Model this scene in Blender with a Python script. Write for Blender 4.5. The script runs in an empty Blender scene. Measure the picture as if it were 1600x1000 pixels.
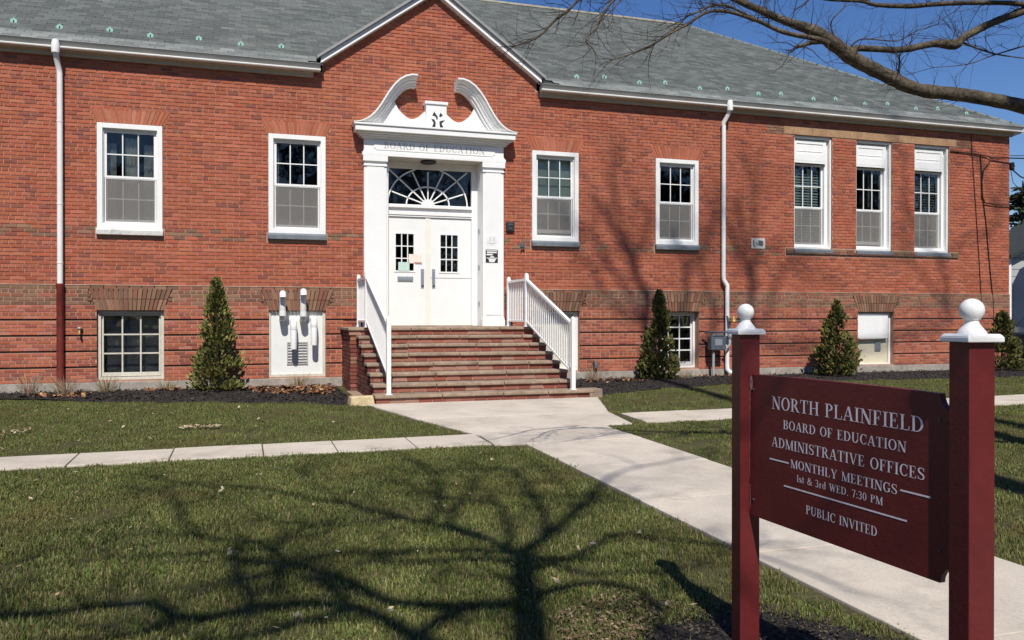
import bpy, bmesh, math, random
from mathutils import Vector, Matrix

sc = bpy.context.scene
R = math.radians
# ------------------------------------------------------------------ camera
cd = bpy.data.cameras.new('camera'); cam = bpy.data.objects.new('camera', cd)
sc.collection.objects.link(cam); sc.camera = cam
cam.location = (0, -16, 1.30)
cam.rotation_euler = (R(90 - 0.24), 0, R(-17.8))
cd.sensor_width = 36; cd.lens = 36 * 1310 / 1600; cd.clip_start = 0.05; cd.clip_end = 1500
# ------------------------------------------------------------------ light
SUN_AZ, SUN_EL = 11.0, 50.0          # shadows run towards +y, 11 degrees to +x
w = bpy.data.worlds.new('World'); sc.world = w; w.use_nodes = True
nt = w.node_tree; bg = nt.nodes['Background']
sky = nt.nodes.new('ShaderNodeTexSky'); sky.sky_type = 'NISHITA'; sky.sun_disc = False
sky.sun_elevation = R(SUN_EL); sky.sun_rotation = R(180 + SUN_AZ)
sky.air_density = 1.0; sky.dust_density = 0.25; sky.ozone_density = 4.0; sky.altitude = 0
hs_ = nt.nodes.new('ShaderNodeHueSaturation'); hs_.inputs['Saturation'].default_value = 1.22; hs_.inputs['Hue'].default_value = 0.512
nt.links.new(sky.outputs[0], hs_.inputs['Color']); nt.links.new(hs_.outputs[0], bg.inputs[0]); bg.inputs[1].default_value = 0.095
sl = bpy.data.lights.new('sun', 'SUN'); sl.energy = 4.6; sl.angle = R(0.53); sl.color = (1, 0.95, 0.86)
sun = bpy.data.objects.new('sun', sl); sc.collection.objects.link(sun)
sun.location = (-3, -20, 30)
sun.rotation_euler = (R(90 - SUN_EL), 0, R(-SUN_AZ))
sc.view_settings.view_transform = 'Standard'; sc.view_settings.look = 'None'
sc.view_settings.exposure = 0.12; sc.view_settings.gamma = 1.0; sc.view_settings.use_curve_mapping = False
sc.render.engine = 'CYCLES'
sc.cycles.use_denoising = True
sc.cycles.max_bounces = 6; sc.cycles.diffuse_bounces = 3; sc.cycles.transparent_max_bounces = 16
sc.cycles.caustics_reflective = False; sc.cycles.caustics_refractive = False

# ------------------------------------------------------------------ helpers
COL = sc.collection
def link(o, parent=None):
    COL.objects.link(o)
    if parent is not None: o.parent = parent
    return o
def empty(name, label, cat, loc=(0, 0, 0), group=None, rz=0):
    o = bpy.data.objects.new(name, None); o.empty_display_size = .2
    link(o); o.location = loc; o.rotation_euler.z = rz
    o['label'] = label; o['category'] = cat
    if group: o['group'] = group
    return o
def tag(o, label=None, cat=None, group=None, kind=None):
    if label: o['label'] = label
    if cat: o['category'] = cat
    if group: o['group'] = group
    if kind: o['kind'] = kind
    return o

class MB:
    """collects faces, builds ONE mesh object"""
    def __init__(s): s.v = []; s.f = []; s.c = []; s.cur = (1, 1, 1); s.sm = []; s.smooth = False
    def face(s, pts):
        b = len(s.v); s.v += [tuple(p) for p in pts]; s.f.append(tuple(range(b, b + len(pts)))); s.c.append(s.cur); s.sm.append(s.smooth)
    def mesh(s, vs, fs):
        b = len(s.v); s.v += [tuple(p) for p in vs]
        for f in fs: s.f.append(tuple(b + i for i in f)); s.c.append(s.cur); s.sm.append(s.smooth)
    def box(s, x0, x1, y0, y1, z0, z1, skip=''):
        if x0 > x1: x0, x1 = x1, x0
        if y0 > y1: y0, y1 = y1, y0
        if z0 > z1: z0, z1 = z1, z0
        vs = [(x0,y0,z0),(x1,y0,z0),(x1,y1,z0),(x0,y1,z0),(x0,y0,z1),(x1,y0,z1),(x1,y1,z1),(x0,y1,z1)]
        fs = {'f':(0,1,5,4),'b':(2,3,7,6),'l':(3,0,4,7),'r':(1,2,6,5),'d':(0,3,2,1),'u':(4,5,6,7)}
        s.mesh(vs, [fs[k] for k in fs if k not in skip])
    def prism(s, poly, ax, a, b):
        """poly: 2D points; extruded along axis ax ('x','y','z') from a to b"""
        def P(p, t):
            return {'x':(t,p[0],p[1]),'y':(p[0],t,p[1]),'z':(p[0],p[1],t)}[ax]
        ar = sum(poly[i][0]*poly[(i+1)%len(poly)][1]-poly[(i+1)%len(poly)][0]*poly[i][1] for i in range(len(poly)))
        if (ar > 0) == (ax == 'y'): poly = poly[::-1]
        if a > b: a, b = b, a
        n = len(poly)
        vs = [P(p, a) for p in poly] + [P(p, b) for p in poly]
        fs = [tuple(range(n))[::-1], tuple(range(n, 2*n))] + [(i, (i+1)%n, n+(i+1)%n, n+i) for i in range(n)]
        s.mesh(vs, fs)
    def tube(s, pts, rad, n=8, cap=True, squash=1.0):
        """pts list of 3D, rad number or list"""
        pts = [Vector(p) for p in pts]; m = len(pts)
        if not isinstance(rad, (list, tuple)): rad = [rad]*m
        vs = []; up = None
        for i, p in enumerate(pts):
            t = (pts[min(i+1, m-1)] - pts[max(i-1, 0)]).normalized()
            if up is None:
                up = Vector((0,0,1)) if abs(t.z) < .9 else Vector((1,0,0))
            a = t.cross(up)
            if a.length < 1e-4: a = t.cross(Vector((0.3,1,0.2)))
            a.normalize(); b = t.cross(a).normalized(); up = a.cross(t)
            for k in range(n):
                th = 2*math.pi*k/n
                vs.append(p + (a*math.cos(th) + b*math.sin(th)*squash)*rad[i])
        fs = []
        for i in range(m-1):
            for k in range(n):
                k2 = (k+1) % n
                fs.append((i*n+k, i*n+k2, (i+1)*n+k2, (i+1)*n+k))
        s.mesh(vs, fs)
        if cap: s.face(vs[:n][::-1]); s.face(vs[(m-1)*n:])
    def lathe(s, prof, c=(0,0,0), n=20):
        vs = []; m = len(prof)
        for r, z in prof:
            for k in range(n):
                th = 2*math.pi*k/n; vs.append((c[0]+r*math.cos(th), c[1]+r*math.sin(th), c[2]+z))
        fs = [(i*n+k, i*n+(k+1)%n, (i+1)*n+(k+1)%n, (i+1)*n+k) for i in range(m-1) for k in range(n)]
        s.mesh(vs, fs); s.face(vs[:n][::-1]); s.face(vs[(m-1)*n:])
    def data(s, name, mat, cols=False):
        me = bpy.data.meshes.new(name); me.from_pydata(s.v, [], s.f)
        if cols:
            at = me.attributes.new('col', 'FLOAT_COLOR', 'FACE')
            buf = []
            for c in s.c: buf += [c[0], c[1], c[2], 1.0]
            at.data.foreach_set('color', buf)
        me.polygons.foreach_set('use_smooth', s.sm)
        me.materials.append(mat); me.update(); return me
    def build(s, name, mat, parent=None, cols=False, bevel=0, kind=None, loc=None, origin=True):
        me = s.data(name, mat, cols)
        o = bpy.data.objects.new(name, me); link(o, parent)
        if kind: o['kind'] = kind
        if loc: o.location = loc
        if bevel:
            m = o.modifiers.new('bevel', 'BEVEL'); m.width = bevel; m.segments = 2; m.limit_method = 'ANGLE'; m.angle_limit = R(40)
        return o

# ------------------------------------------------------------------ materials
def mat(name, col=(.5,.5,.5), rough=.6, noise=None, bump=None, attr=False, spec=.35, metal=0, stain=None, obj=False):
    """noise=(scale, amount), second colour by brightness; stain=(scale, colour, threshold); bump=(scale, strength)"""
    m = bpy.data.materials.new(name); m.use_nodes = True
    n = m.node_tree.nodes; l = m.node_tree.links; b = n['Principled BSDF']
    b.inputs['Roughness'].default_value = rough; b.inputs['Specular IOR Level'].default_value = spec
    b.inputs['Metallic'].default_value = metal
    geo = n.new('ShaderNodeNewGeometry'); src = geo.outputs['Position']
    if obj:
        tc = n.new('ShaderNodeTexCoord'); src = tc.outputs['Object']
    if attr:
        a = n.new('ShaderNodeAttribute'); a.attribute_name = 'col'; c = a.outputs['Color']
    else:
        rgb = n.new('ShaderNodeRGB'); rgb.outputs[0].default_value = (*col, 1); c = rgb.outputs[0]
    for nz in (noise if isinstance(noise, list) else [noise] if noise else []):
        t = n.new('ShaderNodeTexNoise'); t.inputs['Scale'].default_value = nz[0]; t.inputs['Detail'].default_value = 6; t.inputs['Roughness'].default_value = .6
        l.new(src, t.inputs['Vector'])
        mr = n.new('ShaderNodeMapRange'); mr.inputs[1].default_value = .3; mr.inputs[2].default_value = .7
        mr.inputs[3].default_value = 1 - nz[1]; mr.inputs[4].default_value = 1 + nz[1]; l.new(t.outputs[0], mr.inputs[0])
        mx = n.new('ShaderNodeVectorMath'); mx.operation = 'SCALE'; l.new(c, mx.inputs[0]); l.new(mr.outputs[0], mx.inputs['Scale']); c = mx.outputs[0]
    for st in (stain if isinstance(stain, list) else [stain] if stain else []):
        t = n.new('ShaderNodeTexNoise'); t.inputs['Scale'].default_value = st[0]; t.inputs['Detail'].default_value = 8; t.inputs['Roughness'].default_value = .65
        l.new(src, t.inputs['Vector'])
        mr = n.new('ShaderNodeMapRange'); mr.inputs[1].default_value = st[2]; mr.inputs[2].default_value = st[2] + .14; mr.inputs[4].default_value = st[3] if len(st) > 3 else .8
        l.new(t.outputs[0], mr.inputs[0])
        mx = n.new('ShaderNodeMix'); mx.data_type = 'RGBA'; l.new(mr.outputs[0], mx.inputs[0]); l.new(c, mx.inputs[6]); mx.inputs[7].default_value = (*st[1], 1); c = mx.outputs[2]
    l.new(c, b.inputs['Base Color'])
    if bump:
        t = n.new('ShaderNodeTexNoise'); t.inputs['Scale'].default_value = bump[0]; t.inputs['Detail'].default_value = 8; l.new(src, t.inputs['Vector'])
        bp = n.new('ShaderNodeBump'); bp.inputs['Strength'].default_value = bump[1]; bp.inputs['Distance'].default_value = bump[2] if len(bump) > 2 else .01
        l.new(t.outputs[0], bp.inputs['Height']); l.new(bp.outputs[0], b.inputs['Normal'])
    return m

M = {}
M['brick'] = mat('brick', attr=True, rough=.9, noise=[(45, .15), (.8, .12)], bump=(90, .5, .004), spec=.15, stain=[(1.1, (.15, .06, .04), .57, .4), (5.0, (.36, .17, .11), .64, .4), (.45, (.40, .16, .09), .55, .3)])
M['mortar'] = mat('mortar', (.43, .245, .175), .95, noise=[(12, .2), (1.2, .15)], spec=.1)
M['trim'] = mat('white_painted_wood', (.83, .83, .81), .45, noise=(3, .04), bump=(30, .12, .003), stain=[(7, (.55, .54, .5), .64, .4), (35, (.45, .43, .38), .68, .4)])
M['old_trim'] = mat('weathered_cream_wood', (.6, .57, .48), .6, noise=(8, .12), stain=(18, (.25, .2, .14), .6, .6), bump=(60, .3, .003))
M['metal_white'] = mat('white_metal', (.81, .81, .79), .35, noise=(5, .04), stain=[(6, (.5, .49, .46), .64, .35), (30, (.42, .4, .36), .68, .4)])
M['gutter_side'] = mat('gutter_paint', (.72, .71, .68), .4, noise=(2, .08))
M['soffit'] = mat('shade_toned_frieze', (.42, .39, .33), .7, noise=(6, .1))  # board's shade and ground bounce are put into this tan colour
M['slate_stone'] = mat('grey_slate_sill', (.16, .18, .2), .75, noise=[(20, .25), (3, .2)], bump=(40, .5, .006))
M['limestone'] = mat('limestone', (.55, .47, .33), .85, noise=[(14, .15), (3, .12)], bump=(25, .6, .01), stain=(6, (.25, .21, .15), .64, .5))
M['tread'] = mat('worn_sandstone_tread', (.31, .23, .165), .85, noise=[(20, .25), (4, .25)], bump=(35, .6, .008), stain=[(5, (.13, .09, .07), .54, .7), (9, (.30, .13, .09), .6, .5)])
M['lintel'] = mat('tan_brownstone', (.36, .22, .125), .85, noise=[(15, .2), (2.2, .25)], bump=(40, .4, .005), stain=(3, (.4, .16, .09), .55, .5))
M['concrete'] = mat('concrete_foundation', (.34, .3, .26), .9, noise=[(12, .2), (2, .2)], bump=(30, .6, .01), stain=(4, (.16, .14, .12), .58, .6))
M['walk'] = mat('pale_concrete_walk', (.555, .49, .405), .88, noise=[(60, .12), (1.6, .12)], bump=(120, .5, .004), stain=[(2.2, (.37, .32, .26), .53, .6), (.9, (.42, .37, .30), .53, .7), (14, (.34, .29, .235), .62, .6), (70, (.3, .26, .21), .66, .5)])
M['roof'] = mat('grey_green_slate', attr=True, rough=.65, noise=[(25, .18), (1.2, .1)], bump=(30, .4, .006), spec=.4)
M['roof_base'] = mat('roof_felt', (.035, .04, .038), .9, noise=(6, .1))
M['copper'] = mat('verdigris_copper', (.30, .52, .44), .7, noise=(25, .2))
M['dark_metal'] = mat('dark_metal', (.03, .03, .032), .5, noise=(20, .2))
M['grey_metal'] = mat('grey_painted_metal', (.085, .10, .12), .45, noise=(15, .2), stain=(25, (.1, .06, .04), .64, .6))  # grey paint, lowered to hold the gas meter's shade in its colour
M['pewter'] = mat('brushed_steel', (.33, .36, .4), .35, noise=(20, .1), metal=.4)
M['brass'] = mat('dull_brass', (.38, .24, .08), .45, noise=(30, .3), metal=.5)
M['cast_iron'] = mat('dark_red_cast_iron', (.16, .028, .02), .5, noise=(8, .25), stain=(9, (.05, .02, .015), .56, .6))
M['maroon'] = mat('maroon_sign_paint', (.118, .015, .016), .42, noise=[(5, .12), (40, .06)], bump=(50, .25, .004), spec=.4, stain=[(9, (.08, .012, .013), .56, .5), (22, (.2, .07, .06), .70, .6)])
M['maroon_bare'] = mat('bare_pinkish_wood', (.48, .25, .22), .8, noise=(60, .3), stain=(40, (.3, .06, .05), .5, .8))
M['letter'] = mat('pale_lettering', (.78, .69, .72), .5, noise=(60, .12))
M['grey_letter'] = mat('worn_grey_lettering', (.4, .4, .385), .7, noise=(60, .25))
M['paper'] = mat('paper', (.8, .72, .62), .7, noise=(30, .06))
M['paper_blue'] = mat('pale_green_paper', (.5, .66, .6), .7, noise=(30, .06))
M['paper_red'] = mat('red_print', (.45, .08, .06), .7)
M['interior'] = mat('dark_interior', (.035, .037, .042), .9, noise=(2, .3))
M['blind'] = mat('pale_green_blind', (.62, .76, .64), .7, noise=(4, .08))
M['curtain'] = mat('cream_curtain', (.62, .62, .5), .8, noise=(6, .1))
M['sheer'] = mat('grey_sheer', (.46, .45, .4), .8, noise=(6, .12))
M['pvc'] = mat('white_pvc', (.78, .79, .77), .35, noise=(6, .04), stain=(9, (.45, .42, .36), .68, .5))
M['bark'] = mat('grey_brown_bark', (.085, .066, .046), .95, noise=[(9, .5), (40, .4), (3, .25)], bump=(35, 1.0, .016), stain=[(6, (.16, .14, .08), .54, .7), (8, (.025, .02, .017), .52, .88)])
M['twig'] = mat('dark_twig', (.05, .034, .028), .9, noise=(20, .3))
M['cable'] = mat('black_cable', (.012, .012, .013), .5, noise=(30, .2))
M['navy'] = mat('navy_siding', (.028, .038, .07), .6, noise=(2, .12))
M['pale_siding'] = mat('pale_siding', (.42, .42, .42), .7, noise=(2, .1))
M['asphalt'] = mat('asphalt', (.05, .05, .052), .9, noise=(80, .3), bump=(150, .5, .004))
M['leaf'] = mat('arborvitae_foliage', attr=True, rough=.75, noise=(4, .18), spec=.2)
M['dry'] = mat('dry_leaf_litter', attr=True, rough=.85, noise=(30, .25), spec=.15)
M['grassblade'] = mat('grass_blades', attr=True, rough=.7, noise=[(1.1, .25), (5, .2)], spec=.2, stain=[(.9, (.15, .12, .045), .53, .75), (4.5, (.25, .19, .09), .60, .75), (2.3, (.05, .06, .02), .6, .6)])
M['mulch'] = mat('black_mulch', (.028, .024, .022), .95, noise=[(60, .5), (9, .4)], bump=(80, 1.0, .03))
M['chip'] = mat('mulch_chips', attr=True, rough=.95, noise=(40, .3), spec=.1)

def ground_mat():
    m = mat('lawn_soil', (.085, .078, .036), .95, noise=[(30, .35), (2.5, .25)], bump=(70, .8, .02), spec=.1,
            stain=[(.8, (.13, .105, .055), .58, .7), (9, (.11, .085, .045), .58, .7)])
    return m
M['lawn'] = ground_mat()
M['gutter_face'] = mat('grey_gutter_face', (.30, .30, .295), .4, noise=(2, .08))

def glass(name, tint=(1, 1, 1), gloss=.12):
    m = bpy.data.materials.new(name); m.use_nodes = True; n = m.node_tree.nodes; l = m.node_tree.links
    for x in list(n):
        if x.type == 'BSDF_PRINCIPLED': n.remove(x)
    out = n['Material Output']
    tr = n.new('ShaderNodeBsdfTransparent'); tr.inputs[0].default_value = (*tint, 1)
    gl = n.new('ShaderNodeBsdfGlossy'); gl.inputs['Roughness'].default_value = .03
    fr = n.new('ShaderNodeFresnel'); fr.inputs[0].default_value = 1.5
    nz = n.new('ShaderNodeTexNoise'); nz.inputs['Scale'].default_value = 1.7; geo = n.new('ShaderNodeNewGeometry'); l.new(geo.outputs['Position'], nz.inputs['Vector'])
    bp = n.new('ShaderNodeBump'); bp.inputs['Strength'].default_value = .25; bp.inputs['Distance'].default_value = .03; l.new(nz.outputs[0], bp.inputs['Height'])
    l.new(bp.outputs[0], gl.inputs['Normal'])
    ad = n.new('ShaderNodeMath'); ad.operation = 'MULTIPLY_ADD'; ad.inputs[1].default_value = .85; ad.inputs[2].default_value = gloss
    l.new(fr.outputs[0], ad.inputs[0])
    mx = n.new('ShaderNodeMixShader'); l.new(ad.outputs[0], mx.inputs[0]); l.new(tr.outputs[0], mx.inputs[1]); l.new(gl.outputs[0], mx.inputs[2])
    l.new(mx.outputs[0], out.inputs[0]); return m
M['glass'] = glass('window_glass', (.93, .95, .95), .0)
def screen_mat():
    m = bpy.data.materials.new('insect_screen_mesh'); m.use_nodes = True; n = m.node_tree.nodes; l = m.node_tree.links
    b = n['Principled BSDF']; b.inputs['Base Color'].default_value = (.27, .255, .235, 1); b.inputs['Roughness'].default_value = .7
    tr = n.new('ShaderNodeBsdfTransparent'); mx = n.new('ShaderNodeMixShader'); mx.inputs[0].default_value = .4
    l.new(tr.outputs[0], mx.inputs[1]); l.new(b.outputs[0], mx.inputs[2]); l.new(mx.outputs[0], n['Material Output'].inputs[0]); return m
M['screen'] = screen_mat()

def gz(y): return 0.0 if y > -3.7 else 0.0156 * (y + 3.7)
rnd = random.Random(7)
# ------------------------------------------------------------------ ground
XC = 3.55   # centre of the entrance
g = MB()
xs = [-300, -60, -20, 0, 20, 60, 300]; ys = [-300, -60, -30, -16, -10, -3.7, 0, 10, 40, 120, 500]
for i in range(len(xs)-1):
    for j in range(len(ys)-1):
        def zz(y): return gz(max(y, -30))
        g.face([(xs[i], ys[j], zz(ys[j])), (xs[i+1], ys[j], zz(ys[j])), (xs[i+1], ys[j+1], zz(ys[j+1])), (xs[i], ys[j+1], zz(ys[j+1]))])
ground = g.build('ground', M['lawn'], kind='structure')

# paved areas kept as polygons, the grass is kept off them
walk_polys = []
walk = bpy.data.objects.new('sidewalk', None); link(walk); walk['kind'] = 'structure'
def slab(poly, th=.05):
    """one concrete slab: slightly uneven top, proud of the soil"""
    b = MB(); dz = rnd.uniform(-.004, .004)
    cx = sum(p[0] for p in poly)/len(poly); cy = sum(p[1] for p in poly)/len(poly)
    ins = []
    for x, y in poly:
        d = math.hypot(x-cx, y-cy); k = 1 - .008/d
        ins.append((cx+(x-cx)*k, cy+(y-cy)*k))
    n = len(ins)
    top = [(x, y, gz(y)+.022+dz) for x, y in ins]; bot = [(x, y, gz(y)-th) for x, y in ins]
    ar = sum(ins[i][0]*ins[(i+1)%n][1]-ins[(i+1)%n][0]*ins[i][1] for i in range(n))
    if ar < 0: top.reverse(); bot.reverse()
    b.mesh(top+bot, [tuple(range(n))] + [(i, n+i, n+(i+1)%n, (i+1)%n) for i in range(n)])
    o = b.build('slab', M['walk'], walk, bevel=.006); walk_polys.append(poly); return o
# main walk between sign and steps
ye = [-17.6, -16.0, -14.55, -13.1, -11.7, -10.3, -8.95, -7.6]
for i in range(len(ye)-1): slab([(2.85, ye[i]), (4.24, ye[i]), (4.22, ye[i+1]), (2.84, ye[i+1])])
slab([(2.84, -7.6), (4.22, -7.6), (4.19, -6.93), (2.52, -6.93), (2.50, -7.6)])
slab([(2.52, -6.93), (4.19, -6.93), (4.25, -6.55), (4.62, -6.53), (4.80, -5.42), (2.10, -5.42)])
slab([(2.10, -5.42), (4.80, -5.42), (5.38, -3.72), (1.70, -3.72)])
# left cross walk
xl = [2.50, 1.70, .90, .19, -.66, -1.52, -2.4, -3.3, -4.2, -5.1, -6.0]
for i in range(len(xl)-1):
    a, b_ = xl[i+1], xl[i]
    t = lambda x: -6.86 - .035*(1.2-x)*.8; u = lambda x: -7.56 - .012*(1.2-x)
    slab([(a, u(a)), (b_, u(b_)), (b_, t(b_)), (a, t(a))])
# right cross walk
xr = [4.86, 5.9, 7.1, 8.3, 9.5, 10.7, 11.9, 13.1, 14.3, 15.5, 16.7, 18, 20]
for i in range(len(xr)-1):
    a, b_ = xr[i], xr[i+1]
    t = lambda x: -5.66 + .055*(x-4.8); u = lambda x: -6.50 + .032*(x-4.8)
    slab([(a if i else 4.81, u(a)), (b_, u(b_)), (b_, t(b_)), (a if i else 4.86, t(a))])

# mulch beds
def bed(name, poly, h=.03):
    b = MB(); n = len(poly); cx = sum(p[0] for p in poly)/n; cy = sum(p[1] for p in poly)/n
    ring = [(x, y, gz(y)+.004) for x, y in poly]; inner = [(cx+(x-cx)*.96, cy+(y-cy)*.88, gz(y)+h) for x, y in poly]
    ar = sum(poly[i][0]*poly[(i+1)%n][1]-poly[(i+1)%n][0]*poly[i][1] for i in range(n))
    if ar < 0: ring.reverse(); inner.reverse()
    b.mesh(ring+inner, [tuple(range(n, 2*n))] + [(i, (i+1)%n, n+(i+1)%n, n+i) for i in range(n)])
    o = b.build(name, M['mulch']); o['kind'] = 'structure'; return o
bedL = [(-9, -.03), (-9, -1.0), (-5, -1.1), (-3.6, -1.18), (-2.9, -1.5), (-2.3, -2.0), (-.7, -2.5), (.6, -3.1), (1.5, -3.62), (1.62, -3.6), (1.62, -.03)]
bedR = [(5.36, -.03), (5.36, -3.3), (5.65, -3.3), (7.2, -2.5), (9, -1.98), (12, -2.0), (15.2, -2.2), (18.4, -2.3), (18.9, -.9), (18.9, -.03)]
bedS = [(1.56, -12.86), (1.72, -12.58), (1.90, -12.50), (2.10, -12.42), (2.36, -12.42), (2.62, -12.72), (2.80, -13.2), (2.8, -14.9), (2.3, -15.2), (1.6, -14.9), (1.45, -13.9), (1.50, -13.2)]
bed('mulch_bed', bedL); bed('mulch_bed', bedR); bed('mulch_bed', bedS, .02)

def inside(p, poly):
    x, y = p; c = False; n = len(poly); j = n-1
    for i in range(n):
        xi, yi = poly[i]; xj, yj = poly[j]
        if (yi > y) != (yj > y) and x < (xj-xi)*(y-yi)/(yj-yi)+xi: c = not c
        j = i
    return c
def chips(name, polys, count, cols, size, mt, zoff=.03, ybias=None, kind='stuff', up=.6):
    b = MB()
    for poly in polys:
        xs_ = [p[0] for p in poly]; ys_ = [p[1] for p in poly]; k = 0; tries = 0
        while k < count and tries < count*6:
            tries += 1
            x = rnd.uniform(min(xs_), max(xs_)); y = rnd.uniform(min(ys_), max(ys_))
            if not inside((x, y), poly): continue
            k += 1; s = rnd.uniform(*size); a = rnd.uniform(0, 6.28); tx, ty = rnd.uniform(-up, up), rnd.uniform(-up, up)
            c = rnd.choice(cols); v = rnd.uniform(.6, 1.4); b.cur = tuple(q*v for q in c)
            ux, uy = math.cos(a)*s, math.sin(a)*s; wx, wy = -uy*.45, ux*.45; z = gz(y)+zoff+rnd.uniform(0, .02)
            b.face([(x-ux, y-uy, z-tx*s), (x+wx, y+wy, z+ty*s*.5), (x+ux, y+uy, z+tx*s), (x-wx, y-wy, z-ty*s*.5)])
    return b.build(name, mt, cols=True, kind=kind)
dk = [(.03, .026, .024), (.045, .035, .03), (.02, .018, .017), (.075, .055, .04)]
chips('mulch_chips', [bedL, bedR], 4500, dk, (.012, .035), M['chip'])
chips('mulch_chips', [bedS], 9000, dk + [(.11, .085, .06)], (.005, .016), M['chip'], .022)
lf = [(.30, .15, .07), (.22, .10, .05), (.38, .22, .11), (.16, .08, .045)]
chips('leaf_litter', [[(.1, -.25), (.0, -.9), (.5, -1.75), (1.3, -2.2), (1.55, -1.3), (1.5, -.3)]], 420, lf, (.03, .07), M['dry'], .035)
chips('leaf_litter', [[(-1.6, -.1), (-1.6, -.5), (-.9, -.5), (-1.1, -.1)], [(-3.3, -.5), (-3.3, -1.2), (-2.4, -1.4), (-2.3, -.6)], [(6.4, -.3), (6.2, -1.4), (7.5, -1.2), (7.6, -.3)]], 70, lf, (.03, .07), M['dry'], .035)
chips('leaf_litter', [[(9.3, -.1), (9.3, -.5), (10.6, -.6), (10.6, -.1)]], 60, lf, (.03, .07), M['dry'], .035)
pale = [(.42, .34, .22), (.5, .42, .3), (.3, .2, .12)]
chips('fallen_leaves', [[(-5, -12.5), (2.5, -12.5), (2.6, -8), (-5, -8)]], 150, pale, (.008, .028), M['dry'], .045)
chips('fallen_leaves', [[(-4, -6.6), (1.5, -6.6), (1, -3.5), (-5, -2)]], 90, pale, (.012, .035), M['dry'], .04)

# ------------------------------------------------------------------ grass (instanced tufts)
def tuft(nm, seed, blades, rad, h):
    r = random.Random(seed); b = MB()
    for i in range(blades):
        a = r.uniform(0, 6.28); q = rad*math.sqrt(r.random()); x, y = q*math.cos(a), q*math.sin(a)
        hh = h*r.uniform(.5, 1.25); t = r.uniform(0, 6.28); wd = r.uniform(.0013, .0028); ln = r.uniform(.15, .95)*hh
        dx, dy = math.cos(t)*ln, math.sin(t)*ln; px, py = -math.sin(t)*wd, math.cos(t)*wd
        k = r.random()
        if k < .62: c = (.088+r.uniform(-.02, .035), .112+r.uniform(-.03, .035), .027)
        elif k < .84: c = (.18, .185, .06)
        else: c = (.26, .22, .115)
        b.cur = c
        b.face([(x-px, y-py, -.01), (x+px, y+py, -.01), (x+dx*.45+px*.8, y+dy*.45+py*.8, hh*.6), (x+dx*.45-px*.8, y+dy*.45-py*.8, hh*.6)])
        b.face([(x+dx*.45-px*.8, y+dy*.45-py*.8, hh*.6), (x+dx*.45+px*.8, y+dy*.45+py*.8, hh*.6), (x+dx, y+dy, hh*.95)])
    me = b.data(nm, M['grassblade'], True)
    return bpy.data.objects.new(nm, me)
tuft_col = bpy.data.collections.new('grass_tuft_kinds')
for i in range(4):
    tuft_col.objects.link(tuft('grass_tuft', 50+i, 95, .085, .021))
def lawn_patch(name, polys, density, scale=(.6, 1.55)):
    """thin carrier mesh of small quads inside the polygon and off the paving, tufts scattered by geometry nodes"""
    b = MB(); step = .12; keep_out = walk_polys + [bedL, bedR]
    for poly in polys:
        x0, x1 = min(p[0] for p in poly), max(p[0] for p in poly); y0, y1 = min(p[1] for p in poly), max(p[1] for p in poly)
        ny = int((y1-y0)/step)+1; nx = int((x1-x0)/step)+1
        for j in range(ny):
            for i in range(nx):
                x = x0+i*step; y = y0+j*step
                c = (x+step/2, y+step/2)
                if not inside(c, poly): continue
                bad = False
                for q in keep_out:
                    if inside(c, q): bad = True; break
                    if any(inside((c[0]+ddx, c[1]+ddy), q) for ddx, ddy in ((.035, 0), (-.035, 0), (0, .035), (0, -.035))): bad = True; break
                if not bad and inside(c, bedS) and rnd.random() < .93: bad = True
                if bad: continue
                b.face([(x, y, gz(y)+.001), (x+step, y, gz(y)+.001), (x+step, y+step, gz(y+step)+.001), (x, y+step, gz(y+step)+.001)])
    o = b.build(name, M['lawn'], kind='stuff')
    ng = bpy.data.node_groups.new(name, 'GeometryNodeTree')
    ng.interface.new_socket('Geometry', in_out='INPUT', socket_type='NodeSocketGeometry')
    ng.interface.new_socket('Geometry', in_out='OUTPUT', socket_type='NodeSocketGeometry')
    N = ng.nodes; L = ng.links
    gi = N.new('NodeGroupInput'); go = N.new('NodeGroupOutput')
    dp = N.new('GeometryNodeDistributePointsOnFaces'); dp.inputs['Density'].default_value = density
    nz = N.new('ShaderNodeTexNoise'); nz.inputs['Scale'].default_value = 1.3; nz.inputs['Detail'].default_value = 3
    mr = N.new('ShaderNodeMapRange'); mr.inputs[1].default_value = .36; mr.inputs[2].default_value = .56; mr.inputs[3].default_value = density*.5; mr.inputs[4].default_value = density
    L.new(nz.outputs[0], mr.inputs[0]); L.new(mr.outputs[0], dp.inputs['Density'])
    ci = N.new('GeometryNodeCollectionInfo'); ci.inputs['Collection'].default_value = tuft_col
    ci.inputs['Separate Children'].default_value = True; ci.inputs['Reset Children'].default_value = True
    ip = N.new('GeometryNodeInstanceOnPoints'); ip.inputs['Pick Instance'].default_value = True
    rr = N.new('FunctionNodeRandomValue'); rr.data_type = 'FLOAT_VECTOR'; rr.inputs[0].default_value = (-.1, -.1, 0); rr.inputs[1].default_value = (.1, .1, 6.28)
    rs = N.new('FunctionNodeRandomValue'); rs.data_type = 'FLOAT'; rs.inputs[2].default_value = scale[0]; rs.inputs[3].default_value = scale[1]
    L.new(gi.outputs[0], dp.inputs[0]); L.new(dp.outputs['Points'], ip.inputs['Points']); L.new(ci.outputs[0], ip.inputs['Instance'])
    L.new(rr.outputs[0], ip.inputs['Rotation']); L.new(rs.outputs[1], ip.inputs['Scale'])
    jn = N.new('GeometryNodeJoinGeometry'); L.new(gi.outputs[0], jn.inputs[0]); L.new(ip.outputs[0], jn.inputs[0]); L.new(jn.outputs[0], go.inputs[0])
    md = o.modifiers.new('tufts', 'NODES'); md.node_group = ng
    return o
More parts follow.
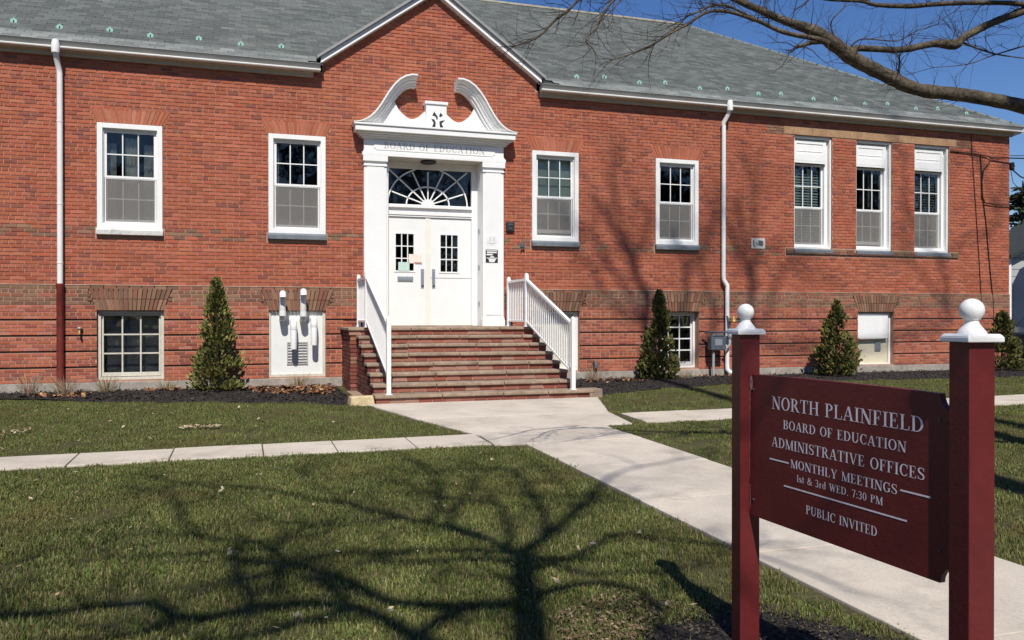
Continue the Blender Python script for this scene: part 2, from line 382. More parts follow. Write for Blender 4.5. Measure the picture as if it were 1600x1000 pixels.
lawn_patch('lawn_grass', [[(-5.5, -13.2), (2.9, -13.2), (2.9, -7.5), (-5.5, -7.5)]], 175)
lawn_patch('lawn_grass', [[(-6, -7.1), (2.6, -7.1), (1.9, -3.6), (-2, -1.4), (-7, -.9)]], 85, (.7, 1.5))
lawn_patch('lawn_grass', [[(4.1, -13.5), (9.5, -13.5), (13, -7), (19, -6.2), (19, -6), (4.1, -6.3)]], 80, (.7, 1.5))
lawn_patch('lawn_grass', [[(4.7, -6), (24, -6), (24, -1.5), (19, -1), (8, -1.8), (5.2, -3.7)]], 40, (1, 1.5))

chips('fallen_leaves', [[(-2.02, -12.35), (-1.9, -12.35), (-1.9, -12.2), (-2.02, -12.2)]], 5, [(.55, .36, .2)], (.03, .045), M['dry'], .04)
chips('fallen_leaves', [[(-2.9, -5.6), (-2.3, -5.6), (-2.3, -5.2), (-2.9, -5.2)], [(-.7, -5.6), (-.2, -5.6), (-.2, -5.45), (-.7, -5.45)]], 130, pale, (.01, .03), M['dry'], .035)
chips('soil_crumbs', [[(1.35, -12.95), (1.35, -12.3), (1.85, -12.0), (2.05, -12.35), (1.6, -12.7)]], 900, [(.17, .11, .075), (.12, .08, .05), (.22, .16, .1)], (.006, .016), M['chip'], .012)
# ------------------------------------------------------------------ school building
school = empty('school_building', 'long red brick school building with green slate roof and white pedimented entrance', 'building', (XC, 0, 0))
INV = Matrix.Translation((-XC, 0, 0))
def own(o, parent=school):
    """child of the building, geometry written in world coordinates"""
    o.parent = parent; o.matrix_parent_inverse = INV if parent is school else Matrix.Identity(4); return o
XL, XR = -9.0, 18.06       # facade runs on past the left of the frame
ZT = 5.86
AP = 7.60                  # gable apex
GXL, GXR = 1.42, 5.66
# openings: x0, x1, z0, z1
UP = [(-2.40, -1.345), (.446, 1.48), (5.558, 6.575), (8.33, 9.36), (-5.3, -4.27)]
TR = [(11.80, 12.82), (13.485, 14.50), (15.155, 16.19)]
BS = [(-2.40, -1.33), (.455, 1.475), (5.57, 6.595), (8.39, 9.375), (13.52, 14.54), (11.83, 12.85), (-5.3, -4.27)]
BS = [b for b in BS if not (11 < b[0] < 12.5)]
openings = [(a, b, 2.83, 4.66) for a, b in UP] + [(a, b, 2.83, 5.385) for a, b in TR] + [(a, b, .185, 1.405) for a, b in BS]
openings.append((2.30, 4.80, 1.10, 4.5))
# sills etc. that replace bricks
blocked = openings + [(a-.03, b+.03, 2.705, 2.83) for a, b in UP] + [(11.56, 16.46, 2.705, 2.83), (11.52, 16.40, 5.39, 5.565)]
blocked += [(1.80, 5.22, .0, 1.11)]
arches = [(a, b, 4.665, 4.915, .13) for a, b in UP] + [(a, b, 1.41, 1.80, .14) for a, b in BS]   # flat arches of upright bricks

# mortar backing with true openings
cutx = sorted(set([XL, XR] + [v for o_ in openings for v in o_[:2]])); cutz = sorted(set([0.0, ZT] + [v for o_ in openings for v in o_[2:]]))
mb = MB()
for i in range(len(cutx)-1):
    for j in range(len(cutz)-1):
        cx, cz = (cutx[i]+cutx[i+1])/2, (cutz[j]+cutz[j+1])/2
        if any(o_[0] < cx < o_[1] and o_[2] < cz < o_[3] for o_ in openings): continue
        mb.face([(cutx[i], .009, cutz[j]), (cutx[i+1], .009, cutz[j]), (cutx[i+1], .009, cutz[j+1]), (cutx[i], .009, cutz[j+1])])
mb.face([(GXL, .009, ZT), (GXR, .009, ZT), (GXR, .009, 6.13), (XC, .009, AP), (GXL, .009, 6.13)])
for o_ in openings[:-1]:                # reveals of the openings
    x0, x1, z0, z1 = o_; d = .32
    mb.face([(x0, .009, z0), (x0, .009, z1), (x0, d, z1), (x0, d, z0)]); mb.face([(x1, .009, z1), (x1, .009, z0), (x1, d, z0), (x1, d, z1)])
    mb.face([(x0, .009, z1), (x1, .009, z1), (x1, d, z1), (x0, d, z1)]); mb.face([(x0, .009, z0), (x0, d, z0), (x1, d, z0), (x1, .009, z0)])
mb.face([(XR-.009, 0, 0), (XR-.009, 11.6, 0), (XR-.009, 11.6, ZT), (XR-.009, 0, ZT)])
mb.face([(XL, 11.6, 0), (XL, 0.009, 0), (XL, 0.009, ZT), (XL, 11.6, ZT)])
mb.face([(XR, 11.6, 0), (XL, 11.6, 0), (XL, 11.6, ZT), (XR, 11.6, ZT)])
own(mb.build('wall', M['mortar']))
# inner skin and floor keep the rooms dark
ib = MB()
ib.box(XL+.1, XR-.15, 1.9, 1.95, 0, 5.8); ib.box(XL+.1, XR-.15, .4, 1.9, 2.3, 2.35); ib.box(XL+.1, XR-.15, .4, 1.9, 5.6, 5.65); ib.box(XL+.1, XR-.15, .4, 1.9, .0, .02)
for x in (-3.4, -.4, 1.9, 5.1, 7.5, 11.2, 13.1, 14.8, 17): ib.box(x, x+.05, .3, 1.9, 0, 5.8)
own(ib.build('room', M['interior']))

# bricks, laid course by course
reds = [(.405, .124, .070), (.392, .116, .065), (.42, .134, .077), (.375, .108, .062), (.40, .128, .075), (.428, .143, .086), (.39, .113, .060)]
darks = [(.31, .10, .068), (.27, .092, .068), (.33, .105, .07), (.28, .095, .065)]
tans = [(.235, .135, .085), (.20, .115, .075), (.27, .155, .10), (.22, .10, .068), (.18, .10, .068)]
def brick_col(x, z, r):
    if 1.50 < z < 1.845: p = tans + [(.3, .11, .07)]
    elif z < 1.50: p = reds[:6] + [(.30, .085, .06), (.26, .08, .06), (.42, .17, .12)] + darks[:2]
    elif 2.63 < z < 2.84 and x < 11.4: p = tans[:3] + reds[:3] + darks
    elif 5.39 < z < 5.57 and 11 < x < 16.8: p = tans
    else:
        if r.random() < .12 + (.09 if z > 4.95 else 0): p = darks
        else: p = reds
    c = r.choice(p); v = r.uniform(.88, 1.11)
    return (c[0]*v, c[1]*v*r.uniform(.94, 1.06), c[2]*v)
br = random.Random(11)
bw = MB()
H = .0576
def put(b, x0, x1, z0, z1, proud=0.0, r=br):
    if x1-x0 < .02: return
    y = -r.uniform(0, .0025)-proud; t = r.uniform(-.0012, .0012); e = .0035
    vs = [(x0, .012, z0), (x1, .012, z0), (x1, .012, z1), (x0, .012, z1), (x0+e, y+t, z0+e), (x1-e, y-t, z0+e), (x1-e, y-t, z1-e), (x0+e, y+t, z1-e)]
    b.mesh(vs, [(4,5,6,7), (0,1,5,4), (1,2,6,5), (2,3,7,6), (3,0,4,7)])
courses = []
z = .168
for k in range(5):                      # rusticated base: four courses then a deep groove
    for c in range(4): courses.append((z + c*.0608, .052, .022))
    z += .2725
ztop = z                                # 1.53
courses = [c for c in courses]
z = 1.50
courses = [c for c in courses if c[0] < 1.49]
for c in range(5): courses.append((1.503 + c*.0682, .058, .022))
z = 1.852
while z < AP: courses.append((z, H, 0.0)); z += .0677
singles = []
for ci, (z0, hh, pr) in enumerate(courses):
    zc = z0+hh/2
    if z0+hh > 5.87:
        half = (AP-.05-(z0+hh))/.717
        if half < .05: continue
        xa, xb = max(XC-half, GXL+.02), min(XC+half, GXR-.02)
    else: xa, xb = XL, XR
    iv = []
    for a, b, c, d in blocked:
        if c-.012 < zc < d+.012: iv.append((a, b))
    for a, b, c, d, fl in arches:
        if c < zc < d:
            t = (zc-c)/(d-c)*fl; iv.append((a-t, b+t))
    iv.sort()
    hdr = (ci % 6 == 5); L_ = .102 if hdr else .2032
    off = (0, .1016)[ci % 2] if not hdr else .05
    n0 = int((xa-XL)/L_)-1; x = XL+n0*L_+off
    while x < xb:
        segs = [(max(x+.0045, xa), min(x+L_-.0045, xb))]
        for a, b in iv:
            ns = []
            for s0, s1 in segs:
                if b <= s0 or a >= s1: ns.append((s0, s1)); continue
                if a-.004 > s0: ns.append((s0, a-.004))
                if b+.004 < s1: ns.append((b+.004, s1))
            segs = ns
        for s0, s1 in segs:
            if s1-s0 < .02: continue
            full = abs((s1-s0)-(L_-.009)) < .0005
            if full and not hdr and -3.95 < s0 < -2.50 and 3.0 < z0 < 5.72 and len(singles) < 296 and pr == 0:
                singles.append((s0, z0)); continue
            bw.cur = brick_col(s0, zc, br); put(bw, s0, s1, z0, z0+hh, pr)
        x += L_
# ledge course on top of the rusticated base
# flat arches
for a, b, c, d, fl in arches:
    n = int((b-a)/.062); tan = c < 2
    rows = [(c, d)] if not tan else [(c, (c+d)/2-.005), ((c+d)/2+.005, d)]
    for q0, q1 in rows:
        for k in range(n):
            t0, t1 = k/n, (k+1)/n
            def X(t, z_): 
                f_ = (z_-c)/(d-c)*fl; return a-f_ + t*(b-a+2*f_)
            g_ = .0065; y = -.002-(.022 if tan else 0)
            col = br.choice(tans if tan else reds+[(.45, .18, .11)]); v = br.uniform(.9, 1.15); bw.cur = tuple(q*v for q in col)
            lo = (X(t0, q0)+g_, X(t1, q0)-g_); hi = (X(t0, q1)+g_, X(t1, q1)-g_)
            vs = [(lo[0], .012, q0), (lo[1], .012, q0), (hi[1], .012, q1), (hi[0], .012, q1), (lo[0], y, q0), (lo[1], y, q0), (hi[1], y, q1), (hi[0], y, q1)]
            bw.mesh(vs, [(4,5,6,7), (0,1,5,4), (1,2,6,5), (2,3,7,6), (3,0,4,7)])
# right end wall, coarse run of bricks round the corner
for ci, (z0, hh, pr) in enumerate(courses):
    if z0 > 5.8: break
    y = (.0, .1016)[ci % 2]
    while y < 4:
        bw.cur = brick_col(18, z0+hh/2, br)
        bw.box(XR-.012, XR+pr, y+.004, y+.199, z0, z0+hh, skip='l'); y += .2032
own(bw.build('brickwork', M['brick'], cols=True, kind='stuff'))
# the nearest bricks, each its own object sharing a few meshes
kinds = []
for k in range(14):
    b = MB(); b.cur = brick_col(-3, 4.5, br) if k < 11 else tuple(br.choice(darks)); put(b, -.0971, .0971, 0, H); kinds.append(b.data('brick', M['brick'], True))
for s0, z0 in singles:
    o = bpy.data.objects.new('brick', br.choice(kinds)); link(o, school); o.location = (s0+.0971-XC, 0, z0)
# light mortar ledge above the base
lb = MB()
for xa_, xb_ in ((XL, 2.17), (4.93, XR+.02)): lb.prism([(-.026, 1.842), (-.001, 1.852), (.012, 1.852), (.012, 1.842)], 'x', xa_, xb_)
# mortar beds standing forward in the rusticated base, broken by the deep grooves
lb2 = MB()
def base_runs(zc):
    iv = sorted([(a, b) for a, b, c, d in blocked if c-.012 < zc < d+.012] + [(a-.14, b+.14) for a, b, c, d, fl in arches if c < 2 and c < zc]); x = XL; out = []
    for a, b in iv:
        if a > x: out.append((x, a))
        x = max(x, b)
    out.append((x, XR)); return out
for k in range(5):
    z0_ = .168+k*.2725; z1_ = z0_+.2425 if k < 4 else 1.50
    for a, b in base_runs((z0_+z1_)/2 if k < 4 else 1.3):
        lb2.box(a+.004, b-.004, -.016, .012, z0_+.002, z1_)
for a, b in base_runs(1.6): lb2.box(a+.004, b-.004, -.016, .012, 1.503, 1.84)
own(lb2.build('base_mortar', M['mortar'], kind='stuff'))
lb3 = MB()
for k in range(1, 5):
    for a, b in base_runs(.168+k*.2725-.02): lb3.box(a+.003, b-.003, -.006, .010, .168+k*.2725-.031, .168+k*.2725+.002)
own(lb3.build('groove_back', mat('shadow_dark_groove', (.03, .018, .014), .95, noise=(20, .3)), kind='stuff'))  # near-black strips paint the shadow into the base grooves
own(lb.build('ledge', mat('pale_mortar', (.42, .32, .24), .9, noise=(10, .25))))
# foundation
fb = MB()
fb.box(XL, 1.80, -.05, .05, -.1, .163); fb.box(5.28, XR+.04, -.05, .05, -.1, .163)
own(fb.build('foundation', M['concrete'], bevel=.008))
# stone lintel band over the triple windows, in blocks, and brick sill band under them
x = 11.52
while x < 16.39:
    x2 = min(x+br.choice([.55, .75, .9]), 16.40); b = MB(); b.box(x+.003, x2-.003, -.004-br.uniform(0, .003), .05, 5.392, 5.562)
    own(b.build('lintel_stone', M['lintel'])); x = x2
b = MB(); xx = 11.58
while xx < 16.42:
    c = br.choice(tans); b.cur = tuple(q*br.uniform(.8, 1.1) for q in c); b.box(xx+.004, xx+.2, -.028, .04, 2.712, 2.765); xx += .2032
xx = 11.58
while xx < 16.42:
    if not any(a-.01 < xx+.1 < c_+.01 for a, c_ in TR):
        b.cur = tuple(q*br.uniform(.8, 1.1) for q in br.choice(tans)); b.box(xx+.004, xx+.2, -.024, .04, 2.770, 2.826)
    xx += .2032
own(b.build('sill_course', M['brick'], cols=True, kind='stuff'))

# ---- windows
M['pale_sill'] = mat('worn_white_sill', (.62, .61, .58), .8, noise=(14, .15), bump=(25, .6, .01), stain=(9, (.24, .23, .22), .56, .7))
def muntins(b, x0, x1, z0, z1, nx, nz, y, w_=.02, d=.02):
    for i in range(1, nx):
        x = x0+(x1-x0)*i/nx; b.box(x-w_/2, x+w_/2, y, y+d, z0, z1)
    for j in range(1, nz):
        z = z0+(z1-z0)*j/nz; b.box(x0, x1, y+.002, y+d-.002, z-w_/2, z+w_/2)
def rect_frame(b, x0, x1, z0, z1, y0, y1, wl, wr, wb, wt):
    b.box(x0, x0+wl, y0, y1, z0, z1); b.box(x1-wr, x1, y0, y1, z0, z1)
    b.box(x0+wl, x1-wr, y0+.001, y1-.001, z0, z0+wb); b.box(x0+wl, x1-wr, y0+.001, y1-.001, z1-wt, z1)
def panes(win, x0, x1, z0, z1, nx, nz, y):
    for i in range(nx):
        for j in range(nz):
            b = MB(); g_ = .006; b.box(x0+(x1-x0)*i/nx+g_, x0+(x1-x0)*(i+1)/nx-g_, y, y+.003, z0+(z1-z0)*j/nz+g_, z0+(z1-z0)*(j+1)/nz-g_)
            own(b.build('pane', M['glass']), win)
def window_root(label):
    o = bpy.data.objects.new('window', None); link(o, school); o.matrix_parent_inverse = INV; o['label'] = label; return o
def sash_pair(win, x0, x1, z0, z1, zm, y, raised=0.0, screen=True, tr=M['trim']):
    # upper sash (outer)
    b = MB(); rect_frame(b, x0, x1, zm-.02, z1, y, y+.035, .045, .045, .04, .05); muntins(b, x0+.045, x1-.045, zm+.02, z1-.05, 3, 2, y+.006)
    own(b.build('upper_sash', tr, bevel=.003), win); panes(win, x0+.045, x1-.045, zm+.02, z1-.05, 3, 2, y+.018)
    y2 = y+.04
    b = MB(); rect_frame(b, x0, x1, z0+raised, zm+.02+raised*.0, y2, y2+.035, .045, .045, .07, .04); muntins(b, x0+.045, x1-.045, z0+raised+.07, zm-.02, 3, 2, y2+.006)
    own(b.build('lower_sash', tr, bevel=.003), win); panes(win, x0+.045, x1-.045, z0+raised+.07, zm-.02, 3, 2, y2+.018)
    if screen:
        b = MB(); b.box(x0+.03, x1-.03, y+.012, y+.014, z0+.03, zm-.025); own(b.build('insect_screen', M['screen']), win)
        b = MB(); rect_frame(b, x0+.01, x1-.01, z0+.005, zm-.022, y+.006, y+.02, .018, .018, .02, .012); own(b.build('screen_frame', M['metal_white']), win)
def drape(x0, x1, z0, z1, y, amp=.02, wl=.09):
    b = MB(); b.smooth = True; n = int((x1-x0)/.012)+2; vs = []
    for k in range(n):
        x = x0+(x1-x0)*k/(n-1); yy = y+amp*math.sin(x/wl*6.28)+amp*.4*math.sin(x/wl*14+1); vs += [(x, yy, z0), (x, yy, z1)]
    b.mesh(vs, [(2*k, 2*k+2, 2*k+3, 2*k+1) for k in range(n-1)]); return b
M['bright_blind'] = mat('mint_white_blind', (.74, .9, .8), .6, noise=(4, .08))
def slats(x0, x1, z0, z1, y, tilt=.5, p=.05):
    b = MB(); z = z0
    while z < z1:
        b.face([(x0, y, z), (x1, y, z), (x1, y+.02, z+.034), (x0, y+.02, z+.034)]); z += p
    return b
uplab = ['tall white sash window with cream curtains, left of the vent-pipe panel', 'white sash window with dark upper panes beside the entrance, left side',
         'white sash window with pale green blind right of the entrance', 'dark white-framed sash window left of the right downspout', 'white sash window beyond the left downspout']
for i, (x0, x1) in enumerate(UP):
    z0, z1 = 2.832, 4.655; win = window_root(uplab[i])
    b = MB(); rect_frame(b, x0+.004, x1-.004, z0, z1, -.018, .06, .088, .088, .085, .085)
    own(b.build('frame', M['trim'], bevel=.004), win)
    b = MB(); rect_frame(b, x0+.085, x1-.085, z0+.08, z1-.082, .03, .16, .02, .02, .02, .02); own(b.build('jamb_liner', M['trim']), win)
    sash_pair(win, x0+.105, x1-.105, z0+.10, z1-.10, 3.735, .062, raised=.075 if i == 2 else 0)
    b = MB(); b.prism([(-.075, 2.722), (-.075, 2.80), (-.03, 2.83), (.06, 2.83), (.06, 2.712), (-.06, 2.712)], 'x', x0-.01, x1+.01)
    own(b.build('sill', M['pale_sill'] if i == 0 else M['slate_stone'], bevel=.006), win)
    if i == 0:
        own(drape(x0+.42, x0+.62, z0+.1, z1-.2, .22, .015, .06).build('curtain', M['curtain']), win)
        own(drape(x0+.1, x0+.28, z0+.1, z1-.3, .26, .012, .07).build('curtain', M['sheer']), win); own(drape(x1-.33, x1-.1, z0+.1, z1-.3, .26, .012, .07).build('curtain', M['sheer']), win)
    if i == 2:
        b = drape(x0+.1, x1-.1, 3.45, z1-.12, .2, .002, .5); own(b.build('roller_blind', M['blind']), win)
        b = MB(); b.box(x0+.11, x1-.11, .19, .20, 3.38, 3.47); own(b.build('blind_hem', M['curtain']), win)
    if i in (1, 3):
        own(drape(x0+.1, x0+.2, z0+.1, z1-.15, .24, .012, .06).build('curtain', M['sheer']), win)
        b = MB(); b.box(x0+.11, x1-.11, .2, .215, 4.44 if i == 3 else 4.5, 4.56); own(b.build('blind_roll', M['sheer']), win)
    if i == 1:
        b = MB(); b.box(x0+.1, x1-.1, .3, .5, 3.0, 3.12); own(b.build('cabinet', M['sheer']), win)
trlab = ['leftmost of the three tall windows, striped blind lowered', 'middle one of the three tall windows, dark glass', 'rightmost of the three tall windows, striped blind lowered']
for i, (x0, x1) in enumerate(TR):
    win = window_root(trlab[i]); z0, z1 = 2.832, 5.38
    b = MB(); rect_frame(b, x0+.003, x1-.003, z0, z1, .045, .30, .035, .04, .05, .05)
    own(b.build('frame', M['trim'], bevel=.004), win)
    b = MB(); rect_frame(b, x0+.035, x1-.04, z0+.05, z1-.05, .14, .31, .055, .075, .05, .04); own(b.build('inner_frame', M['trim'], bevel=.003), win)
    zp = 4.835                          # blanked transom
    b = MB(); b.box(x0+.036, x1-.10, .105, .15, zp, 5.29); rect_frame(b, x0+.036, x1-.10, zp, 5.29, .09, .107, .09, .09, .16, .07)
    b.box(x0+.13, x1-.2, .096, .106, zp+.21, zp+.225)
    own(b.build('transom_panel', M['trim'], bevel=.004), win)
    b = MB(); b.box(x0+.036, x1-.10, .09, .13, zp-.05, zp-.003); own(b.build('transom_rail', M['metal_white']), win)
    sash_pair(win, x0+.09, x1-.115, z0+.09, zp-.05, 3.79, .20, raised=.07 if i == 1 else 0)
    b = MB(); b.prism([(-.035, 2.735), (-.035, 2.80), (0, 2.83), (.06, 2.83), (.06, 2.735)], 'x', x0-.005, x1+.005)
    own(b.build('sill', M['slate_stone'], bevel=.005), win)
    if i != 1:
        own(slats(x0+.10, x1-.17, z0+.1, 4.56, .285, .9, .062).build('blind', M['bright_blind']), win)
        own(drape(x0+.30, x0+.42, z0+.1, 4.7, .42, .01, .05).build('curtain', M['curtain']), win); own(drape(x1-.36, x1-.26, z0+.1, 4.7, .42, .01, .05).build('curtain', M['curtain']), win)
    else:
        own(drape(x0+.25, x0+.30, 3.9, 4.7, .42, .01, .05).build('curtain', M['sheer']), win); own(drape(x1-.33, x1-.29, 3.9, 4.7, .42, .01, .05).build('curtain', M['sheer']), win)
# basement windows
def bwin(k, label, tr, depth, nx, nz):
    x0, x1 = BS[k]; z0, z1 = .19, 1.395; win = window_root(label)
    b = MB(); rect_frame(b, x0+.004, x1-.004, z0, z1, depth, depth+.09, .05, .05, .05, .045); own(b.build('frame', tr, bevel=.004), win)
    xa, xb, za, zb = x0+.06, x1-.06, z0+.06, z1-.05
    b = MB(); rect_frame(b, xa, xb, za, zb, depth+.04, depth+.075, .03, .03, .07, .03); muntins(b, xa+.03, xb-.03, za+.07, zb-.03, nx, nz, depth+.045, .026, .026)
    own(b.build('sash', tr, bevel=.003), win); panes(win, xa+.03, xb-.03, za+.07, zb-.03, nx, nz, depth+.06)
    return win
wv = bwin(0, 'old cream-framed basement window of nine dusty panes near the left downspout', M['old_trim'], .06, 3, 3)
b = MB(); b.box(-2.3, -1.43, .30, .32, .2, 1.35); own(b.build('backing_board', mat('dusty_backing', (.17, .175, .18), .9, noise=(6, .4), stain=(3, (.2, .12, .07), .6, .6))), wv)
bwin(3, 'white basement window behind the dark conical shrub', M['trim'], .16, 3, 4)
bwin(5, 'basement window beyond the left downspout', M['old_trim'], .06, 3, 3)
# blanked basement openings
x0, x1 = BS[2]; win = window_root('blanked basement opening half hidden behind the right handrail')
b = MB(); rect_frame(b, x0+.004, x1-.004, .19, 1.395, .08, .3, .04, .06, .05, .05); own(b.build('frame', M['trim']), win)
b = MB(); b.box(x0+.04, x1-.06, .2, .22, .24, 1.345); own(b.build('infill_panel', M['old_trim']), win)
x0, x1 = BS[4]; win = window_root('basement opening closed by white board over cream panel')
b = MB(); rect_frame(b, x0+.004, x1-.004, .16, 1.395, .10, .25, .02, .05, .04, .02); own(b.build('frame', M['trim']), win)
b = MB(); b.box(x0+.03, x1-.11, .05, .09, .80, 1.37); own(b.build('upper_board', M['trim'], bevel=.005), win)
b = MB(); b.box(x0+.03, x1-.06, .14, .17, .19, .80); own(b.build('lower_panel', mat('cream_panel', (.62, .57, .42), .6, noise=(4, .08)), bevel=.004), win)
b = MB(); b.box(x1-.42, x1-.26, .115, .142, .5, .72)
for q in range(6): b.box(x1-.405, x1-.275, .108, .118, .52+q*.032, .535+q*.032)
own(b.build('vent_grille', M['pewter']), win)
b = MB(); b.prism([(x0+.03, .80), (x0+.1, .77), (x1-.3, .78), (x1-.1, .80)], 'y', .045, .06); own(b.build('peeling_edge', M['old_trim']), win)
# utility vent panel
x0, x1 = BS[1]; vp = bpy.data.objects.new('vent_panel', None); link(vp, school); vp.matrix_parent_inverse = INV; vp['label'] = 'white boarded basement opening with four plastic vent pipes'
b = MB(); rect_frame(b, x0+.004, x1-.004, .185, 1.40, .02, .12, .03, .05, .05, .03); own(b.build('frame', M['old_trim'], bevel=.003), vp)
b = MB(); b.box(x0+.03, x1-.05, .055, .08, .23, 1.37); own(b.build('board', M['pvc']), vp)
b = MB(); rect_frame(b, .775, 1.155, .41, .83, .035, .056, .02, .02, .02, .02)
for q in range(1, 8): b.box(.79, 1.14, .03, .052, .41+q*.0525-.006, .41+q*.0525+.006)
for q in range(1, 4): b.box(.775+q*.095-.004, .775+q*.095+.004, .034, .05, .43, .81)
own(b.build('louvre_grille', mat('grey_louvre', (.45, .44, .42), .6, noise=(12, .1))), vp)
def gooseneck(x, zt, zb):
    b = MB(); b.smooth = True
    pts = [(x, .06, zb), (x, -.10, zb), (x, -.16, zb+.02), (x, -.19, zb+.08), (x, -.19, zt-.10)]
    rr_ = [.055, .055, .058, .058, .052]
    b.tube(pts, rr_, 16)
    b.tube([(x, -.19, zb+.05), (x, -.19, zb+.13)], .062, 16)
    pts = [(x, -.19, zt-.12)] + [(x, -.255+.065*math.cos(a), zt-.06+.075*math.sin(a)) for a in [0, .5, 1, 1.57, 2.1, 2.7, 3.14]]
    b.tube(pts, [.058]*3+[.06]*5, 16, cap=False)
    o = own(b.build('vent_pipe', M['pvc']), vp); return o
def stub(x, zt, zb):
    b = MB(); b.smooth = True
    b.tube([(x, .06, zt-.05), (x, -.08, zt-.05), (x, -.13, zt-.07), (x, -.16, zt-.13), (x, -.165, zb)], [.055, .056, .06, .06, .055], 16)
    b.tube([(x, -.163, zt-.14), (x, -.164, zt-.20)], .062, 16)
    return own(b.build('vent_pipe', M['pvc']), vp)
gooseneck(.69, 1.70, 1.26); gooseneck(1.055, 1.74, 1.25); stub(.885, 1.26, .70); stub(1.25, 1.31, .77)

# ---- roof: hipped main roof and entrance gable, slates laid row by row
SL = .643; YE = -.20; ZE = 5.95; YR = 5.85; ZR = ZE+SL*(YR-YE); XE = 18.27; XH = 12.22
roof = MB()
def rp(x, y): return (x, y, ZE+SL*(y-YE)-.02)
roof.face([rp(XL-.5, YE), rp(GXL, YE), rp(GXL, YR), rp(XL-.5, YR)]); roof.face([rp(GXR, YE), rp(XE, YE), rp(XH, YR), rp(GXR, YR)]); roof.face([rp(GXL, .02), rp(GXR, .02), rp(GXR, YR), rp(GXL, YR)])
roof.face([(XE, YE, ZE-.02), (XE, 2*YR-YE, ZE-.02), (XH, YR, ZR-.02)])
roof.face([(XE, 2*YR-YE, ZE-.02), (XL-.5, 2*YR-YE, ZE-.02), (XL-.5, YR, ZR-.02), (XH, YR, ZR-.02)])
roof.face([(XL-.5, YE, ZE-.02), (XL-.5, YR, ZR-.02), (XL-.5, 2*YR-YE, ZE-.02)])
GP = .717; GZ = AP+.10; GY = (GZ-ZE)/SL+YE
def groof(s):        # one slope of the gable roof
    xo = XC+s*2.22; zo = GZ-GP*2.22; yo = (zo-ZE)/SL+YE
    return [(XC, -.16, GZ), (xo, -.16, zo), (xo, max(yo, -.1), zo), (XC, GY, GZ)]
for s in (-1, 1):
    q = groof(s); q = [(a, b, c-.0) for a, b, c in q]
    roof.face(q if s < 0 else q[::-1])
rf = own(roof.build('roof', M['roof_base']))
sr = random.Random(3)
gcol = [(.102, .114, .103), (.094, .105, .096), (.112, .123, .112), (.100, .108, .101), (.090, .104, .092), (.120, .129, .118), (.108, .115, .107)]
sb = MB(); expo = .145; sw = .26; ln = math.hypot(1, SL); slate_single = []
nrow = int((YR-YE)*ln/expo)
def slate(b, x0, x1, yb, lift, n=(0, -1)):
    # butt edge at y=yb, running up the slope
    z0 = ZE+SL*(yb-YE)+.006+lift; y1 = yb+.26/ln; x1t = min(x1, XE-(y1-YE)-.01); z1 = ZE+SL*(y1-YE)-.003
    t = .019
    vs = [(x0, yb, z0), (x1, yb, z0), (max(x1t, x0), y1, z1), (x0, y1, z1), (x0, yb+.004, z0+t), (x1, yb+.004, z0+t), (max(x1t, x0), y1, z1+.004), (x0, y1, z1+.004)]
    b.mesh(vs, [(4,5,6,7), (0,1,5,4), (1,2,6,5), (3,0,4,7)])
for r_ in range(nrow+1):
    yb = YE-.03+r_*expo/ln
    dx = YR-yb
    xmax = XE-(yb-YE)-.02
    off = (r_ % 2)*sw/2+sr.uniform(-.02, .02); x = XL-.5+off
    zb = ZE+SL*(yb-YE)
    while x < xmax:
        wv_ = sw; xa, xb = x+.003, min(x+wv_-.003, xmax); xc = (xa+xb)/2
        hid = abs(xc-XC) < (GZ-zb)/GP-.05 if zb < GZ else False
        if yb < .1 and GXL-.02 < xc < GXR+.02: hid = True
        if not hid and xb > xa+.02:
            c = sr.choice(gcol); v = sr.uniform(.72, 1.25); sb.cur = tuple(q*v for q in c)
            if r_ < 3: sb.cur = tuple(q*1.5+.03 for q in sb.cur)
            lift = sr.uniform(0, .006)
            if xc < -.3 and xc > -4.6 and 2 < r_ < 20 and len(slate_single) < 290 and xb-xa > sw-.02: slate_single.append((xa, yb, lift))
            else: slate(sb, xa, xb, yb, lift)
        x += wv_
# right hip face slates (coarse)
for r_ in range(nrow):
    d = r_*expo/ln; xb_ = XE+.03-d; zb = ZE+SL*d; y = YE+d+.28
    while y < 2*YR-YE-d-.3:
        sb.cur = tuple(q*sr.uniform(.88, 1.12) for q in sr.choice(gcol)); y2 = min(y+sw, 2*YR-YE-d)
        sb.mesh([(xb_, y, zb+.006), (xb_, y2-.004, zb+.006), (xb_-.22, y2-.004, zb+.22*SL), (xb_-.22, y, zb+.22*SL), (xb_, y, zb+.02), (xb_, y2-.004, zb+.02)], [(4,5,2,3), (0,1,5,4)]); y = y2+.002
# gable slates
for s in (-1, 1):
    lng = math.hypot(1, GP); rows = int(2.2*lng/expo)
    for r_ in range(rows):
        u = 2.24-r_*expo/lng; zb = GZ-GP*u; y = -.19; yend = (zb-ZE)/SL+YE
        while y < yend:
            sb.cur = tuple(q*sr.uniform(.88, 1.12) for q in sr.choice(gcol)); y2 = min(y+.25, yend)
            u2 = max(u-.2, 0); p = [(XC+s*u, y, zb+.018), (XC+s*u, y2-.004, zb+.018), (XC+s*u2, y2-.004, GZ-GP*u2+.006), (XC+s*u2, y, GZ-GP*u2+.006)]
            q_ = [(XC+s*u, y, zb+.002), (XC+s*u, y2-.004, zb+.002)]
            sb.face(p if s > 0 else p[::-1]); sb.face([q_[0], q_[1], p[1], p[0]] if s > 0 else [q_[1], q_[0], p[0], p[1]])
            y = y2+.002
own(sb.build('slates', M['roof'], cols=True, kind='stuff'), rf)
sk = []
